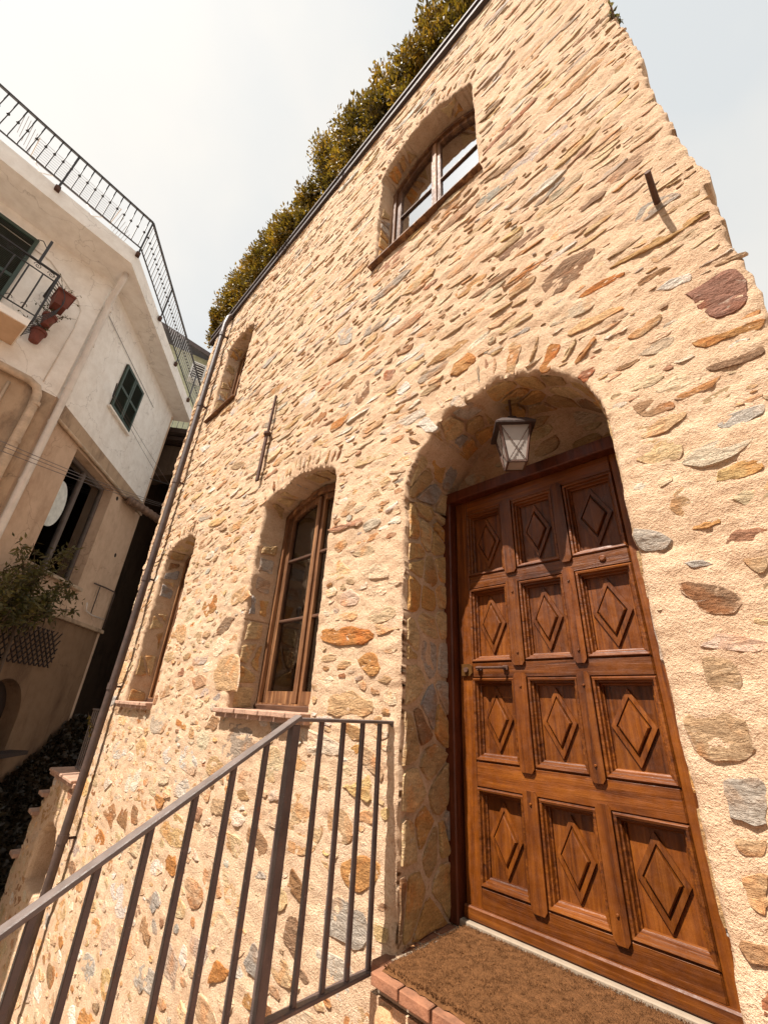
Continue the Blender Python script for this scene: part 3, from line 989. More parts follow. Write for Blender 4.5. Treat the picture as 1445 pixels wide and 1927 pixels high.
# crazy paving lining the doorway, and stones in the window reveals
def clip_half(poly, a, b):
    # keep the side of poly nearer to a than to b
    m = (a + b) / 2; n = b - a
    out = []
    for i in range(len(poly)):
        p = poly[i]; q = poly[(i + 1) % len(poly)]
        dp = (p - m) @ n; dq = (q - m) @ n
        if dp <= 0:
            out.append(p)
        if dp * dq < 0:
            out.append(p + (q - p) * (dp / (dp - dq)))
    return out
def contour(op, inner=0.0):
    x0, x1, z0, zs, zc, e, dp, sp = op
    pts = [(x0, z0 + (zs - z0) * i / 20) for i in range(20)]
    for i in range(41):
        x = x0 + (x1 - x0) * 0.5 * (1 - math.cos(math.pi * i / 40))
        pts.append((x, float(top_of(op, x))))
    pts += [(x1, zs - (zs - z0) * i / 20) for i in range(1, 21)]
    return np.array(pts)
def line_reveal(op, depth, cw, chh, drop, mbs, joint):
    con = contour(op)
    seg = np.hypot(*np.diff(con, axis=0).T)
    cum = np.concatenate([[0], np.cumsum(seg)])
    sp = op[7]
    def P(t, y, up):
        t = min(max(t, 0), cum[-1] - 1e-4)
        i = np.searchsorted(cum, t, 'right') - 1
        a, b_ = con[i], con[i + 1]
        p = a + (b_ - a) * (t - cum[i]) / max(seg[i], 1e-6)
        tg = (b_ - a) / max(seg[i], 1e-6)
        nn = np.array([tg[1], -tg[0]])       # into the opening
        p = p + nn * (up - sp * (y - WY) / op[6])
        return (p[0], y, p[1])
    pts = []
    y0, y1 = WY + 0.03, WY + depth - 0.03
    nt = int(cum[-1] / chh); ny = max(1, int(round((y1 - y0) / cw)))
    for i in range(nt):
        for j in range(ny):
            pts.append(((i + 0.5 + random.uniform(-0.62, 0.62)) * cum[-1] / nt, y0 + (j + 0.5 + random.uniform(-0.36, 0.36)) * (y1 - y0) / ny))
    pts = np.array(pts)
    made = []
    for i, p in enumerate(pts):
        poly = [np.array(q) for q in ((0.0, y0), (cum[-1], y0), (cum[-1], y1), (0.0, y1))]
        poly = [np.array((max(p[0] - 0.4, 0), y0)), np.array((min(p[0] + 0.4, cum[-1]), y0)), np.array((min(p[0] + 0.4, cum[-1]), y1)), np.array((max(p[0] - 0.4, 0), y1))]
        for k, q in enumerate(pts):
            if k != i and abs(q[0] - p[0]) < 0.8 and len(poly) > 2:
                poly = clip_half(poly, p, q)
        if len(poly) < 3 or random.random() < drop:
            continue
        poly = np.array(poly)
        poly = densify(poly, 14)
        c = poly.mean(0)
        r = np.hypot(*(poly - c).T)
        s = np.clip(1 - joint * random.uniform(0.6, 1.6) / np.maximum(r, 0.012), 0.3, 1) * rng.uniform(0.93, 1.03, len(poly))
        poly = c + (poly - c) * s[:, None]
        made.append(poly)
    for poly in made:
        mb = MB() if mbs is None else mbs
        c = poly.mean(0)
        n = len(poly)
        vs = []
        hh = random.uniform(0.009, 0.018)
        for s, o in ((1.0, -0.012), (0.97, hh * 0.8), (0.80, hh)):
            q = c + (poly - c) * s
            for a, y in q:
                vs.append(P(a, y, o + (0.0 if o < 0 else random.uniform(-0.002, 0.003))))
        vs.append(P(c[0], c[1], hh))
        fs = []
        for r_ in range(2):
            for i in range(n):
                j = (i + 1) % n
                fs.append((r_ * n + i, r_ * n + j, (r_ + 1) * n + j, (r_ + 1) * n + i))
        for i in range(n):
            fs.append((2 * n + i, 2 * n + (i + 1) % n, 3 * n))
        col = random.choices([(0.58, 0.38, 0.17), (0.64, 0.46, 0.25), (0.48, 0.32, 0.16), (0.50, 0.43, 0.36), (0.38, 0.345, 0.32), (0.58, 0.33, 0.12), (0.33, 0.20, 0.11)], [4, 4, 3, 2, 2, 2, 1.5])[0]
        if mb.c is None:
            mb.c = []
        sm = random.choice((1.5, 1.3, 1.0, 0.8))
        mb.c.extend([(*col, 0.25)] * n + [(*col, 0.62 * sm)] * n + [(*col, sm)] * (len(vs) - 2 * n))
        mb.add(vs, fs)
        if mbs is None:
            mb.build('stone', 'stone', wall, smooth=False)
line_reveal(OPEN['door'], 0.47, 0.155, 0.165, 0.02, None, 0.009)
small = MB()
for nm in ('w2', 'w1', 'uw', 'ul'):
    line_reveal(OPEN[nm], OPEN[nm][6] - 0.02, 0.15, 0.13, 0.30, small, 0.02)
tag(small.build('reveal_stones', 'stone', wall), kind='stuff')

# ---------------------------------------------------------------- the door
YF = 2.07                       # face of stiles and rails
door = MB().box((-0.90, 2.165, 0.225), (1.10, 0.06, 2.10)).build('door', 'door_wood_upright', house)
def dbar(name, x0, x1, z0, z1, y0, mat, ch=0.004):
    w = MB().box(((x0 + x1) / 2, (y0 + 2.14) / 2, (z0 + z1) / 2), (x1 - x0, 2.14 - y0, z1 - z0), ch=ch)
    return w.build(name, mat, door)
COLS = [(-1.343, -1.097), (-1.028, -0.783), (-0.724, -0.466)]
ROWS = [(-0.692, -0.313), (-0.200, 0.186), (0.266, 0.674), (0.752, 1.165)]
RAILS = [(-0.772, -0.692), (-0.313, -0.200), (0.186, 0.266), (0.674, 0.752), (1.165, 1.262)]
dbar('stile', -1.425, COLS[0][0], -0.815, 1.262, YF + 0.002, 'door_wood_upright')
dbar('stile', COLS[2][1], -0.365, -0.815, 1.262, YF + 0.002, 'door_wood_upright')
for z0, z1 in RAILS:
    dbar('rail', COLS[0][0] + 0.001, COLS[2][1] - 0.001, z0, z1, YF, 'door_wood_level', 0.006)
MB().box((-0.90, 2.100, -0.793), (1.06, 0.094, 0.050), ch=0.006).build('kick_rail', 'door_wood_level', door)
for z0, z1 in ROWS:
    for x0, x1 in ((COLS[0][1], COLS[1][0]), (COLS[1][1], COLS[2][0])):
        m = MB()
        # chamfered ends stand proud of the rails
        P = lambda a, b, d: (a, d, b)
        m.prism([(x0 + 0.012, z0 - 0.022), (x1 - 0.012, z0 - 0.022), (x1, z0 - 0.004), (x1, z1 + 0.004), (x1 - 0.012, z1 + 0.022), (x0 + 0.012, z1 + 0.022), (x0, z1 + 0.004), (x0, z0 - 0.004)], P, YF - 0.014, 2.14)
        m.build('muntin', 'door_wood_upright', door)
for (x0, x1) in COLS:
    for (z0, z1) in ROWS:
        cx, cz = (x0 + x1) / 2, (z0 + z1) / 2
        MB().box((cx, 2.126, cz), (x1 - x0 - 0.004, 0.028, z1 - z0 - 0.004)).build('panel', 'door_wood_upright', door)
        # stepped moulding round the panel
        prof = [(0.0, 2.072), (0.006, 2.064), (0.014, 2.066), (0.018, 2.080), (0.024, 2.082), (0.029, 2.098), (0.034, 2.101), (0.036, 2.1125)]
        vs = []; fs = []
        for ins, y in prof:
            vs += [(x0 + ins, y, z0 + ins), (x1 - ins, y, z0 + ins), (x1 - ins, y, z1 - ins), (x0 + ins, y, z1 - ins)]
        for k in range(len(prof) - 1):
            for i in range(4):
                j = (i + 1) % 4
                fs.append((k * 4 + i, k * 4 + j, k * 4 + 4 + j, k * 4 + 4 + i))
        MB().add(vs, fs).build('moulding', 'door_wood_level', door, fix=False)
        # raised lozenge: a flat band with a sunk bevel and a raised heart
        hw, hh = (x1 - x0) / 2 - 0.041, (z1 - z0) / 2 - 0.044
        vs = []; fs = []
        for s, y in ((1.0, 2.113), (0.985, 2.100), (0.76, 2.099), (0.735, 2.108), (0.69, 2.108), (0.655, 2.094), (0.60, 2.090), (0.0, 2.0895)):
            vs += [(cx - hw * s, y, cz), (cx, y, cz - hh * s), (cx + hw * s, y, cz), (cx, y, cz + hh * s)]
        for k in range(7):
            for i in range(4):
                j = (i + 1) % 4
                fs.append((k * 4 + i, k * 4 + j, k * 4 + 4 + j, k * 4 + 4 + i))
        MB().add(vs, fs).build('lozenge', 'door_wood_upright', door, fix=False)
# frame, lintel board, tympanum, threshold
for x0, x1 in ((-1.515, -1.437), (-0.352, -0.27)):
    MB().box(((x0 + x1) / 2, 2.095, 0.24), (x1 - x0, 0.15, 2.17), ch=0.006).build('door_frame', 'door_frame_wood', house)
MB().box((-0.90, 2.088, 1.297), (1.14, 0.16, 0.072), ch=0.006).build('door_lintel', 'door_frame_wood', house)
tym = MB().box((-0.90, 2.20, 1.60), (1.35, 0.18, 0.60)).build('tympanum', 'mortar', house)
placed = []
for _ in range(400):
    xa, za = random.uniform(-1.45, -0.35), random.uniform(1.36, 1.72)
    w = random.uniform(0.05, 0.12); h_ = w * random.uniform(0.4, 0.75)
    if any(abs(xa - q[0]) < (w + q[2]) * 0.95 and abs(za - q[1]) < (h_ + q[3]) * 0.95 for q in placed):
        continue
    placed.append((xa, za, w, h_))
    stv = blob(xa, za, w, h_, random.gauss(0, 0.1), 12)
    vs = [(p[0], 2.113, p[1]) for p in stv] + [(xa + (p[0] - xa) * 0.93, 2.100, za + (p[1] - za) * 0.93) for p in stv] + [(xa, 2.096, za)]
    fs = [(i, (i + 1) % 12, 12 + (i + 1) % 12, 12 + i) for i in range(12)] + [(12 + i, 12 + (i + 1) % 12, 24) for i in range(12)]
    mb = MB()
    col = pick(False)
    mb.c = [(*col, 0.3)] * 12 + [(*col, 0.9)] * 12 + [(*col, 1.4)]
    mb.add(vs, fs).build('stone', 'stone', tym)
MB().box((-0.90, 2.075, -0.832), (1.08, 0.085, 0.024), ch=0.004).build('threshold', 'threshold_stone', house)
# lock and handle
MB().prism([(-1.405, 0.197), (-1.352, 0.197), (-1.338, 0.212), (-1.338, 0.246), (-1.352, 0.258), (-1.405, 0.258)], lambda a, b, d: (a, d, b), 2.058, 2.069).build('lock_plate', 'brass', door)
MB().tube([(-1.372, 2.046, 0.228), (-1.372, 2.057, 0.228)], 0.013, 14).build('lock', 'rust_iron', door)
m = MB().tube([(-1.292, 2.066, 0.236), (-1.292, 2.030, 0.234), (-1.280, 2.022, 0.233), (-1.150, 2.022, 0.231), (-1.138, 2.030, 0.231), (-1.138, 2.066, 0.231)], 0.0065, 8)
m.build('handle', 'rust_iron', door, smooth=True)
for x in (-1.292, -1.138):
    MB().box((x, 2.062, 0.233), (0.030, 0.014, 0.024), ch=0.003).build('handle_plate', 'rust_iron', door)
for x, z in ((-0.585, 0.716), (-1.06, 0.305), (-1.06, 0.62), (-0.755, 0.30), (-0.755, 0.63), (-1.06, 0.145), (-0.755, 0.15), (-0.755, -0.16), (-1.06, -0.34), (-0.755, -0.63)):
    r = 0.016 if x == -0.585 else 0.006
    y = 2.064 if x == -0.585 else 2.0535
    MB().tube([(x, y + 0.008, z), (x, y, z), (x, y - 0.004, z)], [r, r, r * 0.6], 10).build('stud', 'door_wood_level', door, smooth=False)

# ---------------------------------------------------------------- arched casement windows
def arched(op, y, bars, pane, curtain):
    x0, x1, z0, zs, zc, e, dp, sp = op
    x0 -= 0.01; x1 += 0.01; z0 -= 0.005
    zs2 = zs - 0.03; zc2 = zc - 0.015
    xc = (x0 + x1) / 2; hw = (x1 - x0) / 2
    def top(x, ins):
        u = min(abs(x - xc) / hw, 1)
        return zs2 + (zc2 - zs2) * (1 - u * u) - ins
    def loop(a, b_, bot, ins, n=14):
        p = [(a, bot), (b_, bot)]
        for i in range(n + 1):
            x = b_ + (a - b_) * i / n
            p.append((x, top(x, ins)))
        return p
    P = lambda a, b, d: (a, d, b)
    fw = 0.062
    win = MB().ring(loop(x0, x1, z0, 0), loop(x0 + fw, x1 - fw, z0 + 0.055, fw), P, y, y + 0.09).build('window', 'window_wood', house)
    MB().ring(loop(x0 + fw - 0.016, x1 - fw + 0.016, z0 + 0.04, fw - 0.016), loop(x0 + fw + 0.008, x1 - fw - 0.008, z0 + 0.062, fw + 0.008), P, y - 0.012, y + 0.002).build('frame_bead', 'window_wood', win)
    s0, s1 = x0 + fw + 0.004, x1 - fw - 0.004
    for a, b_ in ((s0, xc - 0.003), (xc + 0.003, s1)):
        sw = 0.052
        MB().ring(loop(a, b_, z0 + 0.060, fw + 0.004), loop(a + sw, b_ - sw, z0 + 0.060 + 0.085, fw + 0.004 + sw), P, y + 0.022, y + 0.068).build('sash', 'window_wood', win)
        g0, g1, gb = a + sw - 0.004, b_ - sw + 0.004, z0 + 0.141
        zz = [gb] + [zb for zb in bars] + [None]
        for i in range(len(zz) - 1):
            lo = zz[i]; hi = zz[i + 1]
            if hi is None:
                n = 10
                poly = [(g0, lo), (g1, lo)] + [(g1 + (g0 - g1) * k / n, top(g1 + (g0 - g1) * k / n, fw + sw)) for k in range(n + 1)]
            else:
                poly = [(g0, lo), (g1, lo), (g1, hi), (g0, hi)]
                MB().box(((g0 + g1) / 2, y + 0.043, hi), (g1 - g0 + 0.004, 0.036, 0.026), ch=0.006).build('glazing_bar', 'window_wood_level', win)
            MB().prism(poly, P, y + 0.044, y + 0.047).build('pane', pane, win)
    MB().box((xc - 0.004, y + 0.012, (z0 + 0.06 + zc2 - fw) / 2 - 0.01), (0.046, 0.022, zc2 - fw - z0 - 0.085), ch=0.004).build('meeting_stile', 'window_wood', win)
    MB().box((xc, y - 0.006, z0 + 0.028), (x1 - x0 - 0.03, 0.03, 0.05), ch=0.006).build('bottom_rail', 'window_wood_level', win)
    if curtain:
        m = MB()
        n = 60
        vs = []; fs = []
        for i in range(n + 1):
            x = s0 + (s1 - s0) * i / n
            yy = y + 0.13 + 0.018 * math.sin(i * 1.1) + 0.008 * math.sin(i * 2.3)
            vs += [(x, yy, z0 + 0.03), (x, yy, zc2)]
        for i in range(n):
            fs.append((2 * i, 2 * i + 2, 2 * i + 3, 2 * i + 1))
        m.add(vs, fs).build('curtain', 'white_curtain', win, smooth=True)
    # room behind
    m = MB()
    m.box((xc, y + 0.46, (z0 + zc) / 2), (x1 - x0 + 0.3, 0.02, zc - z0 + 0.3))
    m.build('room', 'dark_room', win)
    return win
arched(OPEN['w2'], 1.845, [0.62, 1.14], 'glass', True)
arched(OPEN['w1'], 1.845, [0.62, 1.16], 'glass', True)
arched(OPEN['uw'], 1.800, [4.72], 'mirror_glass', False)
arched(OPEN['ul'], 1.820, [4.60], 'mirror_glass', False)
# brick sills of the lower windows: each tile a piece
for op, n in ((OPEN['w2'], 7), (OPEN['w1'], 6)):
    x0, x1 = op[0] - 0.03, op[1] + 0.05
    sill = MB().box(((x0 + x1) / 2, 1.70, op[2] - 0.030), (x1 - x0, 0.30, 0.035)).build('window_sill', 'sill_tile', house)
    for i in range(n):
        a = x0 + (x1 - x0) * i / n; b_ = x0 + (x1 - x0) * (i + 1) / n
        MB().box(((a + b_) / 2, 1.685 + random.uniform(-0.006, 0.006), op[2] - 0.005), (b_ - a - 0.007, 0.32, 0.032), X=(1, 0, random.uniform(-0.015, 0.015)), ch=0.005).build('tile', 'sill_tile', sill)
for op in (OPEN['uw'], OPEN['ul']):
    x0, x1 = op[0] - 0.025, op[1] + 0.03
    MB().box(((x0 + x1) / 2, 1.675, op[2] - 0.002), (x1 - x0, 0.25, 0.018), ch=0.004).build('window_sill', 'window_wood', house)

# ---------------------------------------------------------------- roof edge, downpipe, ironwork
def roofbar(name, y0, y1, dz0, dz1, mat, xa=-6.52, xb=0.30):
    za, zb = float(roof_z(xa)), float(roof_z(xb))
    vs = []
    for x, z in ((xa, za), (xb, zb)):
        vs += [(x, y0, z + dz0), (x, y1, z + dz0), (x, y1, z + dz1), (x, y0, z + dz1)]
    fs = [(0, 1, 2, 3), (7, 6, 5, 4), (0, 4, 5, 1), (1, 5, 6, 2), (2, 6, 7, 3), (3, 7, 4, 0)]
    return MB().add(vs, fs).build(name, mat, house)
roof = roofbar('roof', 1.555, 6.0, -0.055, 0.03, 'roof_slate')
roofbar('roof_edging', 1.535, 1.62, 0.034, 0.075, 'roof_slate', -6.46, 0.26)
DP = [(-5.66, 1.52, 6.02), (-5.66, 1.50, 5.85), (-5.655, 1.50, 5.4), (-5.69, 1.50, 2.0), (-5.70, 1.50, 0.63), (-5.80, 1.50, -1.4), (-5.83, 1.50, -2.95)]
m = MB().tube([(-5.66, 1.60, 6.09), (-5.66, 1.55, 6.10), (-5.66, 1.52, 6.04)] + DP[1:], 0.042, 12)
pipe = m.build('downpipe', 'pipe_brown', house, smooth=True)
for k in range(6):
    z = [5.6, 4.1, 2.75, 1.35, 0.1, -1.3][k]
    x = float(np.interp(-z, [-5.4, -2.0, -0.63, 1.4, 2.95], [-5.655, -5.69, -5.70, -5.80, -5.83]))
    MB().tube([(x, 1.50, z - 0.035), (x, 1.50, z + 0.035)], 0.049, 12).build('collar', 'pipe_brown', pipe, smooth=False)
    MB().box((x, 1.56, z), (0.02, 0.10, 0.02)).build('bracket', 'rust_iron', pipe)
# wall tie with ring
m = MB().bar((-3.315, 1.565, 2.965), (-3.318, 1.560, 2.50), 0.026, 0.022, up=(0, 1, 0), ch=0.004)
m.bar((-3.322, 1.555, 2.50), (-3.345, 1.565, 1.93), 0.044, 0.022, up=(0, 1, 0), ch=0.004)
tie = m.build('wall_tie', 'rust_iron', house)
MB().lathe((-3.320, 1.557, 2.47), [(0.020, -0.02), (0.036, -0.012), (0.036, 0.012), (0.020, 0.02)], 12).build('ring', 'rust_iron', tie)
MB().tube([(0.064, 1.62, 2.165), (0.064, 1.52, 2.172), (0.066, 1.435, 2.186)], [0.014, 0.013, 0.012], 8).build('iron_peg', 'rust_iron', house)

# ---------------------------------------------------------------- lantern under the arch
lan = thing('lantern', (-0.835, 1.80, 1.20), 'wrought iron lantern with frosted panes and twisted crosses hanging under the stone door arch', 'lantern')
cx, cy, zb, zt = -0.845, 1.80, 1.215, 1.430
wb, wt = 0.047, 0.080
LR = math.radians(38)
def cor(w, z):
    return [(cx + w * (a * math.cos(LR) - b_ * math.sin(LR)), cy + w * (a * math.sin(LR) + b_ * math.cos(LR)), z) for a, b_ in ((-1, -1), (1, -1), (1, 1), (-1, 1))]
B_, T_ = cor(wb, zb), cor(wt, zt)
for i in range(4):
    j = (i + 1) % 4
    k = 0.97
    sh = lambda p, z: (cx + (p[0] - cx) * k, cy + (p[1] - cy) * k, z)
    MB().add([sh(B_[i], zb), sh(B_[j], zb), sh(T_[j], zt), sh(T_[i], zt)], [(0, 1, 2, 3)]).build('pane', 'lamp_glass', lan)
    MB().bar(B_[i], T_[i], 0.010, 0.010).build('corner_bar', 'rust_iron', lan)
    m = MB()
    for a, b_ in ((B_[i], T_[j]), (B_[j], T_[i])):
        a = Vector(a); b_ = Vector(b_)
        o = Vector(((a.x + b_.x) / 2 - cx, (a.y + b_.y) / 2 - cy, 0)).normalized() * 0.004
        pts = []
        for q in range(25):
            t = q / 24
            pts.append(a + (b_ - a) * t + o + o * (0.5 * (q % 2)))
        m.tube(pts, [0.0016 + 0.0011 * (q % 2) for q in range(25)], 5)
    m.build('wire_cross', 'rust_iron', lan)
    MB().bar(B_[i], B_[j], 0.010, 0.012).build('bottom_bar', 'rust_iron', lan)
MB().add(cor(wb * 0.9, zb), [(0, 1, 2, 3)]).build('bottom_pane', 'lamp_glass', lan)
vs = []
for w, z in ((0.104, zt - 0.004), (0.106, zt + 0.006), (0.065, zt + 0.055), (0.028, zt + 0.075), (0.022, zt + 0.10)):
    vs += cor(w, z)
fs = [(0, 1, 2, 3), (16, 17, 18, 19)]
for k in range(4):
    for i in range(4):
        j = (i + 1) % 4
        fs.append((k * 4 + i, k * 4 + j, k * 4 + 4 + j, k * 4 + 4 + i))
MB().add(vs, fs).build('roof', 'dark_timber', lan)
m = MB().tube([(cx, cy, zt + 0.09), (cx, cy, zt + 0.24)], 0.008, 8)
m.build('hanger', 'rust_iron', lan)

# ---------------------------------------------------------------- doorstep, landing, stairs
stairs = thing('stone_stairs', (-0.4, 1.0, GZ), 'stone steps and landing with brick edged doorstep leading up to the door', 'stairs')
MB().box((-0.62, 1.85, -0.945), (1.68, 0.52, 0.20)).build('doorstep', 'threshold_stone', stairs)
step = MB().box((-0.62, 1.555, -0.897), (1.64, 0.07, 0.03)).build('doorstep_bed', 'threshold_stone', stairs)
xb = -1.435
while xb < 0.15:
    L = 0.135 + random.uniform(-0.004, 0.006)
    MB().box((xb + L / 2, 1.535 + random.uniform(-0.003, 0.003), -0.860), (L - 0.009, 0.13, 0.034), ch=0.003).build('brick', 'terracotta', step)
    xb += L
for i in range(4):
    MB().box((-1.462, 1.585 + 0.125 * i, -0.860), (0.05, 0.118, 0.034), ch=0.006).build('brick', 'terracotta', step)
MB().box((-0.62, 1.545, -1.02), (1.70, 0.06, 0.20)).build('riser', 'mortar', stairs)
for (xa, za, w, h_, c) in ((-1.40, -0.965, 0.05, 0.045, 'tan'), (-1.27, -0.97, 0.065, 0.05, 'ochre'), (-1.10, -0.96, 0.07, 0.045, 'grey'), (-0.9, -0.97, 0.08, 0.05, 'tan'), (-0.68, -0.965, 0.09, 0.05, 'brown')):
    mb = MB()
    stv = blob(xa, za, w, h_, 0, 12)
    vs = [(p[0], 1.518, p[1]) for p in stv] + [(xa + (p[0] - xa) * 0.9, 1.506, za + (p[1] - za) * 0.9) for p in stv] + [(xa, 1.503, za)]
    fs = [(i, (i + 1) % 12, 12 + (i + 1) % 12, 12 + i) for i in range(12)] + [(12 + i, 12 + (i + 1) % 12, 24) for i in range(12)]
    mb.c = [(*random.choice(PAL[c]), 1)] * len(vs)
    mb.add(vs, fs).build('stone', 'paving_stone', stairs)
MB().box((-0.30, 1.30, -2.06), (2.50, 0.50, 2.04)).build('landing', 'step_tile', stairs)
for i in range(11):
    z = -1.04 - 0.17 * (i + 1)
    y = 1.05 - 0.272 * i
    MB().box((-0.30, y - 0.136, (z + GZ) / 2), (2.50, 0.27, z - GZ), ch=0.006).build('step', 'step_tile', stairs)

mat_o = MB()
nx_, ny_ = 60, 26
vs = []; fs = []
for i in range(nx_ + 1):
    for j in range(ny_ + 1):
        x = -1.405 + 1.05 * i / nx_; y = 1.502 + 0.522 * j / ny_
        edge = min(i, nx_ - i, j, ny_ - j)
        vs.append((x + random.uniform(-0.004, 0.004), y + random.uniform(-0.004, 0.004), -0.843 + (0.0 if edge == 0 else 0.016) + random.uniform(0, 0.005)))
for i in range(nx_):
    for j in range(ny_):
        a = i * (ny_ + 1) + j
        fs.append((a, a + ny_ + 1, a + ny_ + 2, a + 1))
mat_o.add(vs, fs)
mat_root = thing('door_mat', (-0.88, 1.79, -0.843), 'thick brown coir door mat on the brick edged doorstep', 'door mat')
mat_o.build('mat_base', 'coir', mat_root, smooth=True)
# bristles
N = 46000
bx_ = rng.uniform(-1.400, -0.36, N); by_ = rng.uniform(1.505, 2.022, N)
lean = rng.normal(0, 0.006, (N, 2)); lean[:, 1] -= 0.003
hgt = rng.uniform(0.005, 0.011, N)
wd = 0.0016
ang = rng.uniform(0, math.pi, N)
zb_ = -0.829
V0 = np.stack([bx_ - wd * np.cos(ang), by_ - wd * np.sin(ang), np.full(N, zb_)], 1)
V1 = np.stack([bx_ + wd * np.cos(ang), by_ + wd * np.sin(ang), np.full(N, zb_)], 1)
V2 = np.stack([bx_ + lean[:, 0], by_ + lean[:, 1], zb_ + hgt], 1)
BV = np.stack([V0, V1, V2], 1).reshape(-1, 3)
me = bpy.data.meshes.new('bristles')
me.vertices.add(3 * N); me.loops.add(3 * N); me.polygons.add(N)
loc = np.array((-0.88, 1.79, -0.83))
me.vertices.foreach_set('co', (BV - loc).astype(np.float32).ravel())
me.loops.foreach_set('vertex_index', np.arange(3 * N, dtype=np.int32))
me.polygons.foreach_set('loop_start', np.arange(0, 3 * N, 3, dtype=np.int32))
me.polygons.foreach_set('loop_total', np.full(N, 3, np.int32))
me.update(calc_edges=True)
tag(link('bristles', me, 'coir', mat_root, tuple(loc)), kind='stuff')
lf = MB()
c = Vector((-1.440, 1.70, -0.835))
lf.add([c + Vector(p) for p in ((-0.02, 0, 0.0), (0, -0.009, 0.004), (0.022, 0.002, 0.008), (0, 0.011, 0.005))], [(0, 1, 2, 3)])
tag(lf.build('dry_leaf', 'leaf_litter'), 'small curled dry leaf lying beside the door mat', 'leaf')

# ---------------------------------------------------------------- stair railing
RX = -1.5
rail = thing('stair_railing', (RX, 1.05, -1.0), 'grey brown painted iron railing beside the steps, its handrail running down from the wall', 'railing')
SL = 0.62
zt_ = -0.050
def hr(y): return zt_ - SL * (1.055 - y)
MB().bar((RX, 1.615, zt_ + 0.004), (RX, 1.062, zt_ + 0.004), 0.040, 0.014, ch=0.003).build('handrail', 'handrail_paint', rail)
MB().bar((RX, 1.075, hr(1.075) + 0.002), (RX, -1.90, hr(-1.90) + 0.002), 0.042, 0.016, ch=0.003).build('handrail', 'handrail_paint', rail)
MB().bar((RX + 0.012, 1.59, -0.052), (RX + 0.012, 1.625, -0.075), 0.012, 0.012).build('wall_bracket', 'iron_paint', rail)
MB().bar((RX, 1.57, -0.882), (RX, 0.98, -0.882), 0.034, 0.014, ch=0.003).build('bottom_bar', 'iron_paint', rail)
MB().bar((RX, 1.04, -0.90), (RX, -1.90, -0.90 - SL * 2.94), 0.034, 0.014, ch=0.003).build('bottom_bar', 'iron_paint', rail)
MB().box((RX, 1.058, -0.60), (0.036, 0.036, 1.07), ch=0.003).build('post', 'iron_paint', rail)
MB().box((RX, -1.30, -2.12), (0.036, 0.036, 1.20), ch=0.003).build('post', 'iron_paint', rail)
for y in (1.528, 1.420, 1.308, 1.190):
    MB().box((RX, y, -0.465), (0.018, 0.018, 0.828), ch=0.002).build('baluster', 'iron_paint', rail)
b0 = None
k = 0
while True:
    y = 0.948 - 0.1145 * k
    if y < -1.2:
        break
    z1 = hr(y) - 0.004
    z0 = -0.90 - SL * (1.04 - y)
    if b0 is None:
        b0 = MB().box((RX, y, (z0 + z1) / 2), (0.018, 0.018, z1 - z0 + 0.01), ch=0.002).build('baluster', 'iron_paint', rail)
    else:
        dup(b0, (RX, y, (z0 + z1) / 2), rail)
    k += 1

# ---------------------------------------------------------------- ground
g = MB().add([(-900, -900, GZ), (900, -900, GZ), (900, 900, GZ), (-900, 900, GZ)], [(0, 1, 2, 3)]).build('ground', 'ground_paving')
tag(g, kind='structure')

# ---------------------------------------------------------------- white house across the alley
HC = np.array([-8.2, -0.09])                       # corner
RD, RN = np.array([-0.808, 0.589]), np.array([0.589, 0.808])     # alley side: along, outward
LD, LN = np.array([0.15, -0.989]), np.array([0.989, 0.15])       # balcony side
def R(s, o, z):
    p = HC + RD * s + RN * o
    return Vector((p[0], p[1], z))
def L(s, o, z):
    p = HC + LD * s + LN * o
    return Vector((p[0], p[1], z))
RX3, RN3 = Vector((RD[0], RD[1], 0)), Vector((RN[0], RN[1], 0))
LX3, LN3 = Vector((LD[0], LD[1], 0)), Vector((LN[0], LN[1], 0))
wh = thing('plaster_house', (-9.5, 0.5, GZ), 'white and beige plastered house with roof terrace, green shutters and iron balcony across the alley', 'house')
def rbox(F, A, N3, s0, s1, o0, o1, z0, z1, ch=0.0, mb=None):
    return (mb or MB()).box(F((s0 + s1) / 2, (o0 + o1) / 2, (z0 + z1) / 2), (abs(s1 - s0), abs(o1 - o0), z1 - z0), A, N3, (0, 0, 1), ch)
def rb(*a, **k): return rbox(R, RX3, RN3, *a, **k)
def lb(*a, **k): return rbox(L, LX3, LN3, *a, **k)
def holed(F, s0, s1, z0, z1, holes, th):
    # wall slab with rectangular openings
    m = MB()
    S = sorted({s0, s1, *[h[0] for h in holes], *[h[1] for h in holes]})
    Zs = sorted({z0, z1, *[h[2] for h in holes], *[h[3] for h in holes]})
    def solid(i, j):
        if i < 0 or j < 0 or i >= len(S) - 1 or j >= len(Zs) - 1:
            return False
        a, c = (S[i] + S[i + 1]) / 2, (Zs[j] + Zs[j + 1]) / 2
        return not any(h[0] < a < h[1] and h[2] < c < h[3] for h in holes)
    for i in range(len(S) - 1):
        for j in range(len(Zs) - 1):
            if not solid(i, j):
                continue
            a, b_, c, d = S[i], S[i + 1], Zs[j], Zs[j + 1]
            m.add([F(a, 0, c), F(b_, 0, c), F(b_, 0, d), F(a, 0, d)], [(0, 1, 2, 3)])
            m.add([F(a, -th, c), F(b_, -th, c), F(b_, -th, d), F(a, -th, d)], [(3, 2, 1, 0)])
            for (ni, nj, q) in ((i - 1, j, ((a, c), (a, d))), (i + 1, j, ((b_, c), (b_, d))), (i, j - 1, ((a, c), (b_, c))), (i, j + 1, ((a, d), (b_, d)))):
                if not solid(ni, nj):
                    (p, r), (p2, r2) = q
                    m.add([F(p, 0, r), F(p2, 0, r2), F(p2, -th, r2), F(p, -th, r)], [(0, 1, 2, 3)])
    return m
ZL = 4.67
EAVE = 7.63
